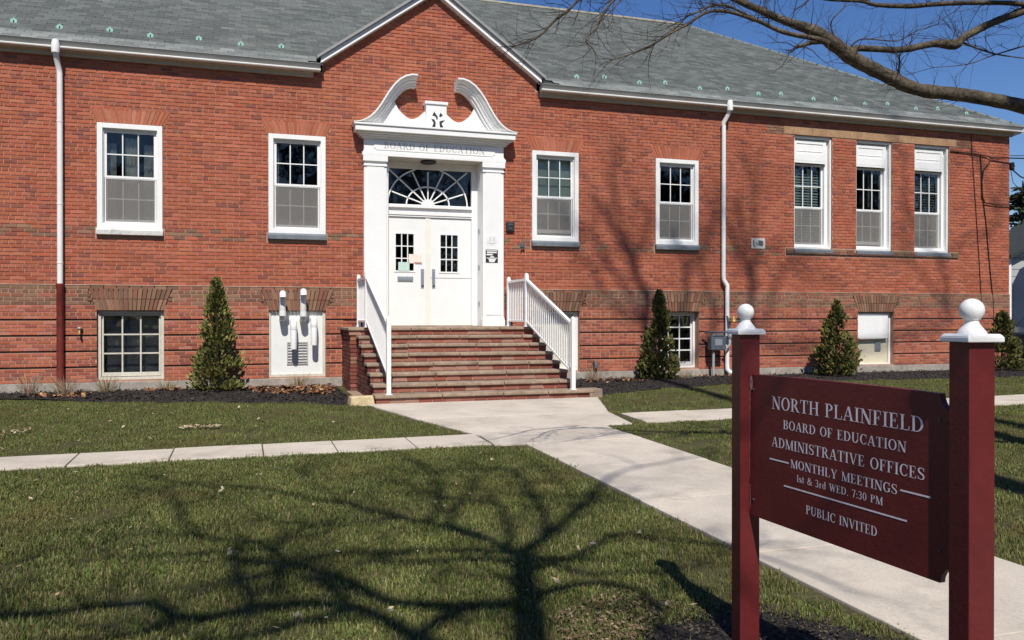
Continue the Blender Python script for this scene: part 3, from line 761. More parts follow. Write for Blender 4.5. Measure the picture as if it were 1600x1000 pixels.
for k in range(10):
    b = MB(); v = sr.uniform(.8, 1.18); b.cur = tuple(q*v for q in sr.choice(gcol)); z_off = ZE
    slate(b, -sw/2+.003, sw/2-.003, 0, 0); sk.append(b.data('slate', M['roof'], True))
for xa, yb, lift in slate_single:
    # mesh built at y=0 -> height ZE+SL*(0-YE); move along the slope
    o = bpy.data.objects.new('slate', sr.choice(sk)); link(o, rf); o.location = (xa+sw/2-.003, yb, SL*yb+lift)
# hip and ridge caps
b = MB(); n = 34
for k in range(n):
    t0, t1 = k/n, (k+1)/n+.006
    p0 = Vector((XE, YE, ZE)).lerp(Vector((XH, YR, ZR)), t0); p1 = Vector((XE, YE, ZE)).lerp(Vector((XH, YR, ZR)), t1)
    b.tube([p0+Vector((0, 0, -.01)), p1+Vector((0, 0, -.01))], [.05, .05], 6)
own(b.build('hip_cap', mat('hip_slate', (.15, .17, .155), .7, noise=(9, .25))), rf)
b = MB(); b.prism([(YR-.12, ZR-.05), (YR, ZR+.045), (YR+.12, ZR-.05)], 'x', XL-.5, XH+.05)
own(b.build('ridge_cap', mat('ridge_metal', (.3, .27, .2), .6, noise=(6, .3))), rf)
# snow guards
for k in range(40):
    x = -8.2+k*.74+sr.uniform(-.05, .05)
    if 1.3 < x < 5.9 or x > 17.6: continue
    y = (.27, .42)[k % 2] if x > 1 else (.42, .33)[k % 2]; z = ZE+SL*(y-YE)+.02
    b = MB(); b.prism([(-.05, 0), (.05, 0), (.055, .05), (.0, .09), (-.055, .05)], 'y', 0, .012); b.prism([(0, -.01), (.14, .075), (.14, .085), (.0, .05)], 'x', -.012, .012)
    o = b.build('snow_guard', M['copper'], bevel=.003); own(o, rf); o.location = (x, y, z)
# gutters and frieze boards
def eave(xa, xb):
    gx = MB(); gx.prism([(-.232, 5.958), (-.24, 5.95), (-.225, 5.935), (-.19, 5.90), (-.17, 5.872), (-.165, 5.862), (-.12, 5.862), (-.12, 5.958)], 'x', xa, xb)
    own(gx.build('gutter', M['gutter_face'], bevel=.002))
    gx = MB(); gx.prism([(-.165, 5.861), (-.222, 5.856), (-.232, 5.842), (-.226, 5.824), (-.16, 5.818), (-.12, 5.818), (-.12, 5.861)], 'x', xa, xb)
    own(gx.build('eave_moulding', M['gutter_side'], bevel=.002))
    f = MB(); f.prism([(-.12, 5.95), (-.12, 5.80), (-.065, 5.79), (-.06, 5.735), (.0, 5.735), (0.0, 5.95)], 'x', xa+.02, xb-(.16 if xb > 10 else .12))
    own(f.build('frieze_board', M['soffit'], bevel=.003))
eave(XL-.5, 1.37); eave(5.70, XE)
f = MB(); f.prism([(18.27, 5.955), (18.33, 5.94), (18.335, 5.83), (18.27, 5.81), (18.06, 5.735), (18.06, 5.955)], 'y', -.15, 11.7); own(f.build('end_eave', M['gutter_side']))
# gable rakes
for s in (-1, 1):
    b = MB()
    for (u0, u1, dz0, dz1, y0) in [(0, 2.17, -.03, .085, -.14)]:
        P_ = [(XC+s*u0, GZ-.105+dz0-GP*u0-.02), (XC+s*u1, GZ-.105+dz0-GP*u1-.02), (XC+s*u1, GZ-.105+dz1-GP*u1-.02), (XC+s*u0, GZ-.105+dz1-GP*u0-.02)]
        b.prism(P_, 'y', y0, .01)
    own(b.build('rake_board', M['trim'], bevel=.003))
    b = MB(); u1 = 2.24
    P_ = [(XC, GZ-.035), (XC+s*u1, GZ-GP*u1-.035), (XC+s*u1, GZ-GP*u1+.02), (XC, GZ+.02)]
    b.prism(P_, 'y', -.2, -.02); own(b.build('roof_edge', M['gutter_face']))
# downspouts
def spout(px, outlet, bot, jog=None):
    r_ = bpy.data.objects.new('downspout', None); link(r_, school); r_.matrix_parent_inverse = INV
    b = MB(); b.smooth = True
    pts = [(px-outlet, -.20, 5.93), (px-outlet, -.21, 5.72), (px-outlet*.9, -.18, 5.66), (px-.01, -.09, 5.50), (px, -.085, 5.42)]
    if jog:
        pts += [(px, -.085, jog[0]+.1), (px, -.087, jog[0]), (px+jog[1], -.12, jog[0]-.13), (px+jog[1], -.12, jog[0]-.22)]
        px2 = px+jog[1]
    else: px2 = px
    pts += [(px2, -.12 if jog else -.085, bot)]
    b.tube(pts, .047, 12); own(b.build('pipe', M['metal_white']), r_)
    b = MB(); b.smooth = True; b.lathe([(.062, 0), (.07, .12), (.055, .2), (.05, .22)], (px-outlet, -.235, 5.73), 14); own(b.build('outlet', M['metal_white']), r_)
    for z in ([4.6, 3.2] + ([] if jog else [2.2])):
        b = MB(); b.smooth = True; b.lathe([(.051, 0), (.051, .03)], (px, -.085, z), 14); own(b.build('strap', M['metal_white']), r_)
    return r_, px2
d1, _ = spout(-2.955, .035, 1.83)
d1['label'] = 'left downspout, white above a dark red cast iron boot'
b = MB(); b.smooth = True; b.tube([(-2.955, -.085, 1.86), (-2.955, -.085, 1.80), (-2.955, -.085, 1.78), (-2.955, -.085, .25), (-2.94, -.10, .12), (-2.90, -.2, .02)], [.066, .066, .058, .058, .062, .07], 14)
own(b.build('cast_boot', M['cast_iron']), d1)
d2, x2 = spout(9.93, -.06, .22, (2.1, .07))
d2['label'] = 'right downspout, white with an elbow foot'
b = MB(); b.smooth = True; b.tube([(x2, -.12, .25), (x2, -.12, .16), (x2+.04, -.15, .09), (x2+.12, -.2, .07)], .052, 12); own(b.build('elbow', M['metal_white']), d2)
# ------------------------------------------------------------------ entrance surround
T = M['trim']
def part(b, name, m=T, bev=.004, parent=None, cols=False):
    o = own(b.build(name, m, bevel=bev, cols=cols), parent or school); return o
surr = bpy.data.objects.new('entrance_surround', None); link(surr, school); surr.matrix_parent_inverse = INV
def pz(b, name, m=T, bev=.004): return own(b.build(name, m, bevel=bev), surr)
for s in (-1, 1):
    def X(u): return XC+s*u
    b = MB(); b.box(X(.945), X(1.375), -.12, .0, 1.11, 4.33); pz(b, 'pilaster')
    b = MB(); b.box(X(1.0), X(1.32), -.132, -.118, 1.33, 4.15); pz(b, 'pilaster_face', bev=.003)
    b = MB(); b.box(X(.93), X(1.395), -.155, .0, 1.11, 1.24); b.box(X(.94), X(1.385), -.14, .0, 1.24, 1.28); pz(b, 'pilaster_base')
    b = MB(); b.box(X(.94), X(1.385), -.145, .0, 4.14, 4.17); b.box(X(.93), X(1.395), -.16, .0, 4.23, 4.335); pz(b, 'capital')
b = MB(); b.box(XC-1.41, XC+1.41, -.16, .0, 4.335, 4.40); b.box(XC-1.39, XC+1.39, -.145, .0, 4.40, 4.43); pz(b, 'architrave')
b = MB(); b.box(XC-1.375, XC+1.375, -.12, .0, 4.43, 4.66); pz(b, 'frieze')
# name plate with notched corners
b = MB(); xa, xb = XC-1.19, XC+1.19; q = .03
b.prism([(xa+q, 4.452), (xb-q, 4.452), (xb-q, 4.452+q), (xb, 4.452+q), (xb, 4.63), (xa, 4.63), (xa, 4.452+q), (xa+q, 4.452+q)], 'y', -.134, -.119); pz(b, 'name_plate', bev=.002)
b = MB()
for y, z0, z1, e in ((-.17, 4.66, 4.70, 0), (-.215, 4.70, 4.735, .04), (-.26, 4.735, 4.765, .08)): b.box(XC-1.42-e, XC+1.42+e, y, 0, z0, z1)
pz(b, 'bed_moulding')
b = MB(); b.box(XC-1.56, XC+1.56, -.32, 0, 4.765, 4.87); b.box(XC-1.585, XC+1.585, -.345, 0, 4.87, 4.905); pz(b, 'cornice', bev=.006)
# tympanum with two scoops
b = MB()
def scoop(u0, u1, zt, zb, n=10): # lower arc between u0 and u1
    return [(u0+(u1-u0)*k/n, zt-(zt-zb)*math.sin(math.pi*k/n)) for k in range(n+1)]
right = [(1.40, 4.905), (1.15, 5.03), (.98, 5.22), (.80, 5.42)] + scoop(.72, .20, 5.26, 5.085, 12)
poly = [(XC+u, z) for u, z in right] + [(XC-u, z) for u, z in right[::-1]]
b.prism(poly, 'y', -.085, .0); pz(b, 'tympanum', bev=.003)
b = MB(); b.box(XC-.20, XC+.20, -.19, -.0, 4.905, 5.375); b.box(XC-.225, XC+.225, -.215, -.0, 5.375, 5.43); pz(b, 'pedestal')
b = MB(); y0, y1 = -.197, -.189
def pp(l): b.prism([(XC+.0+u, v) for u, v in l], 'y', y0, y1)
pp([(-.10, 5.09), (-.04, 5.085), (-.015, 5.02), (-.02, 4.925), (-.095, 4.925), (-.055, 5.02)])
pp([(.165, 5.085), (.10, 5.07), (.055, 5.05), (.07, 4.925), (.145, 4.925), (.10, 5.02)])
pp([(-.08, 5.165), (-.045, 5.235), (-.01, 5.185), (.025, 5.14), (.02, 5.09), (-.0, 5.09), (-.015, 5.145)])
pp([(.05, 5.155), (.08, 5.225), (.12, 5.175), (.085, 5.145)])
pz(b, 'emblem', M['dark_metal'], 0)
# swan-neck scrolls
path = [(1.60, 4.915), (1.50, 4.93), (1.40, 4.965), (1.30, 5.03), (1.21, 5.12), (1.12, 5.24), (1.03, 5.385), (.95, 5.52), (.85, 5.66), (.74, 5.775), (.62, 5.85), (.50, 5.885), (.39, 5.882)]
prof = [(0, 0), (0, -.35), (.028, -.35), (.034, -.325), (.06, -.30), (.085, -.27), (.09, -.245), (.11, -.24), (.135, -.20), (.16, -.19), (.165, -.15), (.20, -.14), (.20, 0)]
for s in (-1, 1):
    b = MB(); vs = []; m = len(prof); n = len(path)
    for i, (u, z) in enumerate(path):
        a = path[max(i-1, 0)]; c = path[min(i+1, n-1)]; t = Vector((c[0]-a[0], 0, c[1]-a[1])).normalized()
        nrm = Vector((t.z, 0, -t.x))          # inward / downward
        if nrm.z > 0: nrm = -nrm
        sc_ = 1.0 if i > 4 else .45+.14*i
        for dd, y in prof:
            off_ = nrm*dd*sc_
            zz_ = max(z+off_.z, 4.905); vs.append((XC+s*(u+off_.x), y, zz_))
    fs = [(i*m+k, i*m+k+1, (i+1)*m+k+1, (i+1)*m+k) for i in range(n-1) for k in range(m-1)]
    fs += [tuple(range(m)), tuple(range((n-1)*m, n*m))]
    if s < 0: fs = [f[::-1] for f in fs]
    b.mesh(vs, fs); pz(b, 'scroll', bev=0)
# recess
b = MB(); b.box(2.29, 2.655, .0, .33, 1.11, 4.33); pz(b, 'jamb'); b = MB(); b.box(4.49, 4.82, .0, .33, 1.11, 4.33); pz(b, 'jamb')
for q in range(3):
    b = MB(); b.smooth = True; zq = 1.5+q*.72; b.lathe([(.012, 0), (.012, .1)], (4.478, .12, zq), 8); pz(b, 'hinge_pin', M['pewter'], 0)
b = MB(); b.box(2.29, 4.82, -.119, .33, 4.332, 4.345); b.box(2.29, 4.82, .33, .36, 4.21, 4.6); pz(b, 'recess_ceiling', mat('taupe_ceiling', (.55, .52, .45), .6, noise=(4, .05)))
b = MB(); b.lathe([(.05, 0), (.14, -.0), (.16, -.03), (.13, -.05), (.0, -.055)][::-1], (3.45, .09, 4.331), 16); pz(b, 'ceiling_lamp', M['dark_metal'], 0)
# door frame, transom, fanlight
YD = .30
b = MB(); b.box(4.37, 4.49, YD-.03, .36, 1.11, 4.33); b.box(2.60, 2.67, YD-.03, .36, 1.11, 4.33); b.box(2.67, 4.37, YD-.03, .36, 4.20, 4.33); pz(b, 'door_frame')
b = MB(); b.box(2.67, 4.37, YD-.02, .36, 3.36, 3.50); b.box(2.67, 4.37, YD-.075, .36, 3.43, 3.47); b.box(2.67, 4.37, YD-.045, .36, 3.29, 3.36); b.box(2.67, 4.37, YD-.03, .36, 3.255, 3.285); pz(b, 'transom')
fan = bpy.data.objects.new('fanlight', None); link(fan, school); fan.matrix_parent_inverse = INV
b = MB(); b.box(2.67, 4.37, YD+.035, YD+.04, 3.5, 4.2); own(b.build('pane', M['glass']), fan)
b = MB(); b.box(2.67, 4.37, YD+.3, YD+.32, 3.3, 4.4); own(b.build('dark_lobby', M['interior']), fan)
hx, hz = 3.49, 3.50; yf = YD+.005
b = MB(); b.prism([(hx+.13*math.cos(math.pi*k/14), hz+.115*math.sin(math.pi*k/14)) for k in range(15)], 'y', yf-.012, yf+.03); own(b.build('hub', T), fan)
def clipz(p): return p[1] < 4.2 and 2.67 < p[0] < 4.37
def bar(b, pts, w_=.013):
    pts = [p for p in pts if clipz(p)]
    for i in range(len(pts)-1):
        (xa, za), (xb, zb) = pts[i], pts[i+1]; d = math.hypot(xb-xa, zb-za)
        if d < 1e-5 or d > .2: continue
        nx, nz = -(zb-za)/d*w_, (xb-xa)/d*w_
        b.prism([(xa+nx, za+nz), (xb+nx, zb+nz), (xb-nx, zb-nz), (xa-nx, za-nz)], 'y', yf, yf+.028)
b = MB()
bar(b, [(hx+.43*math.cos(math.pi*k/28), hz+.36*math.sin(math.pi*k/28)) for k in range(29)])
bar(b, [(hx+.80*math.cos(math.pi*k/40), hz+.73*math.sin(math.pi*k/40)) for k in range(41)])
for (ex, ez, k_) in [(-1, .38, 1), (-1, .97, 1), (-.43, 1, 1), (0, 1, 1), (.43, 1, 1), (1, .95, 1), (1, .38, 1)]:
    ln_ = {.38: .92}.get(ez, 1.3)
    dx, dz = (ex*.78, ez*.70); pts = [(hx+dx*t/14*ln_, hz+dz*t/14*ln_) for t in range(1, 15)]
    bar(b, pts, .012)
own(b.build('fan_bars', T, bevel=.0), fan)
# doors
def door(xa, xb, win, label):
    d = bpy.data.objects.new('door', None); link(d, school); d.matrix_parent_inverse = INV; d['label'] = label
    wx0, wx1, wz0, wz1 = win
    b = MB(); y0, y1 = YD, YD+.045; b.box(xa, wx0, y0, y1, 1.125, 3.25); b.box(wx1, xb, y0, y1, 1.125, 3.25); b.box(wx0, wx1, y0, y1, 1.125, wz0); b.box(wx0, wx1, y0, y1, wz1, 3.25)
    own(b.build('leaf_panel', M['metal_white']), d)
    b = MB(); rect_frame(b, wx0-.03, wx1+.03, wz0-.03, wz1+.03, y0-.012, y0+.01, .03, .03, .03, .03); muntins(b, wx0, wx1, wz0, wz1, 3, 3, y0-.006, .02, .02); own(b.build('glazing_bars', T, bevel=.002), d)
    for i in range(3):
        for j in range(3):
            b = MB(); g_ = .008; ww, hh_ = (wx1-wx0)/3, (wz1-wz0)/3; b.box(wx0+i*ww+g_, wx0+(i+1)*ww-g_, y0+.02, y0+.024, wz0+j*hh_+g_, wz0+(j+1)*hh_-g_); own(b.build('pane', M['glass']), d)
    b = MB(); b.box(xa, xb, y0-.004, y0, wz0-.13, wz0-.122); own(b.build('score_line', M['pewter']), d) if label.startswith('right') else None
    return d
dl = door(2.675, 3.435, (2.845, 3.20, 2.20, 2.92), 'left white door with notices on its window and a mail slot')
dr = door(3.535, 4.365, (3.74, 4.09, 2.19, 2.92), 'right white door without notices')
b = MB(); b.box(3.435, 3.535, YD-.012, YD+.05, 1.12, 3.255); pz(b, 'centre_mullion', mat('cream_mullion', (.79, .76, .68), .5, noise=(6, .05)), .003)
for dd, x in ((dl, 3.375), (dr, 3.60)):
    b = MB(); b.box(x-.032, x+.032, YD-.012, YD, 1.86, 2.24); b.box(x-.02, x+.02, YD-.05, YD-.012, 1.92, 2.2); own(b.build('pull_handle', M['pewter'], bevel=.006), dd)
b = MB(); b.box(2.88, 3.19, YD-.014, YD, 1.985, 2.085); b.box(2.90, 3.17, YD-.02, YD-.013, 2.0, 2.07); own(b.build('mail_slot', M['pewter'], bevel=.003), dl)
b = MB(); b.box(2.67, 4.40, YD-.06, .36, 1.085, 1.125); pz(b, 'threshold', M['tread'])
def flat(name, x0, x1, z0, z1, y, m, label, cat, extra=None):
    b = MB(); b.box(x0, x1, y-.004, y, z0, z1); o = b.build(name, m); tag(o, label, cat); return o
flat('paper_notice', 3.10, 3.365, 2.345, 2.525, YD-.013, M['paper'], 'cream paper notice taped beside the left door window', 'notice')
b = MB(); b.box(3.2, 3.36, YD-.019, YD-.0175, 2.352, 2.366); 
o = b.build('red_print', M['paper_red']); o.parent = bpy.data.objects['paper_notice']
flat('paper_notice', 2.895, 3.115, 2.19, 2.365, YD-.013, M['paper_blue'], 'pale green paper notice on the lower panes of the left door', 'notice')

# ------------------------------------------------------------------ serif lettering, drawn glyph by glyph
def ell(cx, cz, rx, rz, a0, a1, n=18): return [(cx+rx*math.cos(R(a0+(a1-a0)*k/n)), cz+rz*math.sin(R(a0+(a1-a0)*k/n))) for k in range(n+1)]
TK, TN = .15, .055
def st(x, w_=TK, z0=0, z1=1): return [(x, z0), (x+w_, z0), (x+w_, z1), (x, z1)]
def sf(x0, x1, z): return [(x0, z), (x1, z), (x1, z+.04), (x0, z+.04)] if z < .5 else [(x0, z-.04), (x1, z-.04), (x1, z), (x0, z)]
def line(x0, z0, x1, z1, w_): return [(x0, z0), (x0+w_, z0), (x1+w_, z1), (x1, z1)]
def ring(cx, cz, rx, rz, a0, a1, tk=TK, tn=TN):
    return ell(cx, cz, rx, rz, a0, a1) + ell(cx, cz, rx-tk, rz-tn, a1, a0)
def stroke(pts, ws):
    L_, R_ = [], []
    for i, (x, z) in enumerate(pts):
        a = pts[max(i-1, 0)]; c = pts[min(i+1, len(pts)-1)]; dx, dz = c[0]-a[0], c[1]-a[1]; d = math.hypot(dx, dz) or 1
        nx, nz = -dz/d*ws[i]/2, dx/d*ws[i]/2; L_.append((x+nx, z+nz)); R_.append((x-nx, z-nz))
    return L_+R_[::-1]
def sglyph(w_, h=1.0):
    pts = [(w_*.86, .80*h), (w_*.74, .93*h), (w_*.5, .97*h), (w_*.24, .92*h), (w_*.13, .77*h), (w_*.24, .62*h), (w_*.5, .51*h), (w_*.78, .39*h), (w_*.88, .24*h), (w_*.76, .08*h), (w_*.48, .03*h), (w_*.22, .08*h), (w_*.1, .23*h)]
    ws = [.03, .05, .055, .09, .13, .145, .15, .145, .13, .09, .055, .05, .03]; return [stroke(pts, ws), [(w_*.82, .70*h), (w_*.9, .70*h), (w_*.9, .98*h), (w_*.85, .98*h)], [(w_*.06, .02*h), (w_*.11, .02*h), (w_*.14, .3*h), (w_*.06, .3*h)]]
def glyph(ch):
    if ch == 'A': return .80, [line(.04, 0, .36, 1, TN), line(.58, 0, .34, 1, TK), [(.18, .3), (.62, .3), (.61, .345), (.19, .345)], sf(-.04, .22, 0), sf(.5, .84, 0)]
    if ch == 'B': return .70, [st(.09), sf(0, .3, 0), sf(0, .3, 1), ring(.30, .76, .30, .24, -90, 90, .13, TN), ring(.30, .27, .36, .27, -90, 90, .14, TN)]
    if ch == 'C': return .74, [ring(.40, .5, .38, .51, 48, 312, .15, .06), [(.64, .66), (.69, .66), (.69, 1.0), (.65, .98)], stroke([(.62, .13), (.70, .24)], [.05, .03])]
    if ch == 'D': return .80, [st(.09), sf(0, .3, 0), sf(0, .3, 1), ring(.30, .5, .46, .5, -90, 90, .15, TN)]
    if ch == 'E': return .66, [st(.09), sf(0, .58, 0), sf(0, .56, 1), [(.2, .49), (.42, .49), (.42, .535), (.2, .535)], [(.40, .38), (.44, .38), (.44, .64), (.40, .64)], [(.53, 0), (.58, 0), (.61, .25), (.57, .25)], [(.52, 1), (.56, 1), (.56, .76), (.53, .76)]]
    if ch == 'F': return .62, [st(.09), sf(0, .32, 0), sf(0, .56, 1), [(.2, .49), (.42, .49), (.42, .535), (.2, .535)], [(.40, .38), (.44, .38), (.44, .64), (.40, .64)], [(.52, 1), (.56, 1), (.56, .74), (.53, .74)]]
    if ch == 'G': return .80, [ring(.40, .5, .38, .51, 48, 300, .15, .06), [(.64, .66), (.69, .66), (.69, 1.0), (.65, .98)], [(.56, .04), (.71, .1), (.71, .44), (.56, .44)], [(.47, .41), (.79, .41), (.79, .45), (.47, .45)]]
    if ch == 'H': return .84, [st(.09), st(.60), sf(0, .32, 0), sf(0, .32, 1), sf(.52, .84, 0), sf(.52, .84, 1), [(.2, .48), (.62, .48), (.62, .525), (.2, .525)]]
    if ch == 'I': return .36, [st(.10), sf(0, .35, 0), sf(0, .35, 1)]
    if ch == 'L': return .66, [st(.09), sf(0, .60, 0), sf(0, .32, 1), [(.55, 0), (.60, 0), (.63, .28), (.59, .28)]]
    if ch == 'M': return .98, [st(.09, TN), st(.76), line(.42, 0, .07, 1, TK), line(.46, 0, .78, 1, TN), sf(0, .24, 0), sf(.0, .2, 1), sf(.68, .99, 0), sf(.80, .99, 1)]
    if ch == 'N': return .84, [st(.11, TN), st(.68, TN), line(.60, -.02, .06, 1, .18), sf(0, .28, 0), sf(-.02, .2, 1), sf(.56, .86, 1)]
    if ch == 'O': return .82, [ring(.41, .5, .39, .51, 90, 270, .15, TN), ring(.41, .5, .39, .51, -90, 90, .15, TN)]
    if ch == 'P': return .66, [st(.09), sf(0, .34, 0), sf(0, .3, 1), ring(.28, .74, .34, .26, -90, 90, .14, TN)]
    if ch == 'R': return .78, [st(.09), sf(0, .32, 0), sf(0, .3, 1), ring(.28, .74, .33, .26, -90, 90, .14, TN), line(.60, 0, .30, .50, .16), sf(.58, .82, 0)]
    if ch == 'S': return .60, sglyph(.60)
    if ch == 'T': return .72, [st(.28), sf(.18, .54, 0), sf(.02, .70, 1), [(.02, 1), (.07, 1), (.05, .74), (.02, .74)], [(.65, 1), (.70, 1), (.70, .74), (.67, .74)]]
    if ch == 'U': return .84, [st(.10, TK, .3, 1), st(.66, TN, .3, 1), sf(0, .34, 1), sf(.56, .83, 1), ring(.405, .33, .305, .35, 180, 360, .13, .07)]
    if ch == 'V': return .80, [line(.34, 0, .06, 1, TK), line(.38, 0, .66, 1, TN), sf(-.02, .3, 1), sf(.56, .82, 1)]
    if ch == 'W': return 1.08, [line(.30, 0, .06, 1, TK), line(.34, 0, .54, .95, TN), line(.68, 0, .46, 1, TK), line(.74, 0, .97, 1, TN), sf(-.02, .3, 1), sf(.38, .66, 1), sf(.86, 1.1, 1)]
    if ch == 'Y': return .80, [st(.33, TK, 0, .46), line(.33, .42, .06, 1, TK), line(.42, .42, .68, 1, TN), sf(.22, .58, 0), sf(-.02, .3, 1), sf(.56, .82, 1)]
    if ch == '1': return .40, [st(.14, .13), sf(.04, .38, 0), [(.04, .86), (.16, .94), (.27, 1), (.14, .88)]]
    if ch == '3': return .56, [ring(.24, .75, .25, .25, -100, 150, .11, .055), ring(.24, .27, .28, .28, -150, 95, .12, .06)]
    if ch == '7': return .54, [[(.04, .93), (.5, .93), (.5, 1), (.04, 1)], line(.16, 0, .42, .95, .11), [(.04, .8), (.08, .8), (.1, .95), (.04, .95)]]
    if ch == '0': return .60, [ring(.29, .5, .26, .51, 90, 270, .12, TN), ring(.29, .5, .26, .51, -90, 90, .12, TN)]
    if ch == '&': return .86, [ring(.36, .76, .20, .24, 0, 360, .09, .05), ring(.32, .26, .29, .27, 60, 360, .13, .06), line(.66, 0, .24, .68, .14), stroke([(.55, .12), (.7, .34), (.78, .5)], [.05, .05, .05]), sf(.62, .86, .5)]
    if ch == 's': return .42, sglyph(.42, .66)
    if ch == 't': return .36, [st(.11, .12, .06, .86), sf(.02, .34, .62), stroke([(.16, .06), (.24, .02), (.33, .07)], [.1, .07, .03])]
    if ch == 'r': return .44, [st(.09, .12, 0, .64), sf(.01, .3, 0), stroke([(.18, .48), (.28, .6), (.4, .6)], [.05, .09, .1])]
    if ch == 'd': return .60, [st(.40, .12, 0, 1), sf(.3, .5, 1), ring(.28, .32, .24, .33, 60, 300, .12, .05)]
    if ch == ':': return .26, [[(.08, .04), (.19, .04), (.19, .16), (.08, .16)], [(.08, .48), (.19, .48), (.19, .6), (.08, .6)]]
    if ch == '.': return .26, [[(.08, 0), (.19, 0), (.19, .12), (.08, .12)]]
    return .38, []
def words(s, u0, u1, z0, h, fn, gap=.07):
    out = []; i = 0
    for wd_ in s.split(' '):
        b = MB(); text(b, s, u0, u1, z0, h, fn, gap, (i, i+len(wd_))); out.append(b); i += len(wd_)+1
    return out
def text(b, s, u0, u1, z0, h, fn, gap=.07, only=None):
    """letters between u0 and u1; fn maps (u, z) to 3D"""
    adv = [glyph(c)[0]+gap for c in s]; tot = sum(adv)-gap; k = (u1-u0)/tot; x = 0
    for ci_, (c, a) in enumerate(zip(s, adv)):
        for poly in (glyph(c)[1] if only is None or only[0] <= ci_ < only[1] else []):
            pts = [(u0+(x+px)*k, z0+pz_*h) for px, pz_ in poly]
            ar = sum(pts[i][0]*pts[(i+1)%len(pts)][1]-pts[(i+1)%len(pts)][0]*pts[i][1] for i in range(len(pts)))
            if ar < 0: pts.reverse()
            # ring shapes are concave: cut into quads
            n = len(pts)
            if n > 16:
                hlf = n//2
                for i in range(hlf-1): b.face([fn(*pts[i]), fn(*pts[i+1]), fn(*pts[n-2-i]), fn(*pts[n-1-i])])
            elif n > 6 and n % 2 == 0:
                hlf = n//2
                for i in range(hlf-1): b.face([fn(*pts[i]), fn(*pts[i+1]), fn(*pts[n-2-i]), fn(*pts[n-1-i])])
            else: b.face([fn(*p) for p in pts])
        x += a
for b in words('BOARD OF EDUCATION', XC-1.00, XC+.98, 4.485, .115, lambda u, z: (u, -.1355, z), .10): own(b.build('lettering', M['grey_letter']), surr)

# ------------------------------------------------------------------ entrance steps
steps = empty('entrance_steps', 'wide flight of brick steps with worn stone treads up to the white doors', 'steps', (XC, -2, 0))
INVS = Matrix.Translation((-XC, 2, 0))
def st_own(o): o.parent = steps; o.matrix_parent_inverse = INVS; return o
stp = random.Random(21)
stepred = [(.27, .085, .06), (.30, .11, .08), (.24, .08, .06), (.32, .14, .105), (.22, .075, .055), (.36, .20, .155)]
N_ = 8; RH = .1388; RUN = .336; YL = -1.35
core = MB(); core.box(1.93, 5.07, -1.2, .28, -.05, 1.05)
for k in range(1, N_): core.box(1.95, 5.09, YL-RUN*k+.05, YL-RUN*(k-1)+.05, -.05, 1.11-RH*k-.055)
st_own(core.build('core', M['concrete']))
bricks_s = {}
def sbrick(L_, hh_, d=.06):
    key = (round(L_, 3), round(hh_, 3), stp.randrange(6))
    if key not in bricks_s:
        b = MB(); c = stepred[key[2]]; b.cur = c; b.box(-L_/2, L_/2, -.0, d, 0, hh_); me = b.data('brick', M['brick'], True); bricks_s[key] = me
    return bricks_s[key]
joint = MB()
for k in range(N_):
    zt = 1.11-RH*k; yb = YL-RUN*k; xa, xb = (1.73, 5.30) if k == 0 else (1.86, 5.16)
    if k == 7: xa, xb = 1.84, 5.34
    # riser bricks below the tread slab
    hb = RH-.052
    x = xa+.03-stp.uniform(0, .1)
    joint.box(xa+.03, xb-.03, yb+.042, yb+.10, zt-RH+.0, zt-.053)
    while x < xb-.05:
        x0_, x1_ = max(x, xa+.02), min(x+.203, xb-.02)
        if x1_-x0_ > .06:
            o = bpy.data.objects.new('brick', sbrick(round(x1_-x0_-.004, 2), hb-.008)); link(o); st_own(o); o.location = ((x0_+x1_)/2, yb+.035+stp.uniform(-.003, .003), zt-RH+.006+.002)
        x += .2132
    # tread slabs
    x = xa
    while x < xb-.01:
        x1_ = min(x+stp.uniform(.7, 1.25), xb)
        if xb-x1_ < .3: x1_ = xb
        b = MB(); dz = stp.uniform(-.004, .004)
        if k == 0: y1 = .28 if 2.3 < x and x1_ < 4.8 else -.02; y1 = -.02
        else: y1 = yb+RUN+.02
        b.box(x+.004, x1_-.004, yb+stp.uniform(-.006, .006), y1, zt-.052+dz, zt+dz)
        st_own(b.build('tread', M['tread'], bevel=.012)); x = x1_
b = MB(); b.box(2.2, 4.9, -.02, .26, 1.03, 1.085); st_own(b.build('door_slab', M['tread'], bevel=.006))
b = MB(); b.box(5.25, 5.47, -3.70, -3.42, 0, .145); b.box(1.88, 1.70, -3.5, -1.4, 0, .02); st_own(b.build('end_stone', M['tread'], bevel=.012))
# side walls of brick, stepping down
sw_ = MB()
for xs_, sgn in ((1.79, -1), (5.24, 1), (1.91, -1), (5.11, 1)):
    deep = xs_ in (1.79, 5.24); y0 = -.02; zc = 0.0; row = 0
    while zc < 1.03:
        if deep: yend = -1.30
        else:
            kk = 0
            while kk < N_-1 and zc+.06 < 1.11-RH*(kk+1)-.05: kk += 1
            yend = YL-RUN*kk+.03
        y = (-.02 if deep else -1.30) - (row % 2)*.1
        while y > yend+.02:
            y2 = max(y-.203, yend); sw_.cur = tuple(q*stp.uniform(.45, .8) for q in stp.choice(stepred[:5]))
            sw_.box(xs_-.02, xs_+.02, y2+.005, y-.005, zc+.005, zc+.061); y = y2
        zc += .0677; row += 1
for xf0, xf1 in ((1.78, 1.93), (5.07, 5.26)):
    zc = 0.0; row = 0
    while zc < 1.03:
        x = xf0-(row % 2)*.1
        while x < xf1:
            a_, b_ = max(x+.004, xf0), min(x+.199, xf1)
            if b_-a_ > .02: sw_.cur = tuple(q*stp.uniform(.7, 1.0) for q in stp.choice(stepred[:5])); sw_.box(a_, b_, -1.30, -1.26, zc+.005, zc+.061)
            x += .2032
        zc += .0677; row += 1
st_own(sw_.build('side_brickwork', M['brick'], cols=True, kind='stuff'))
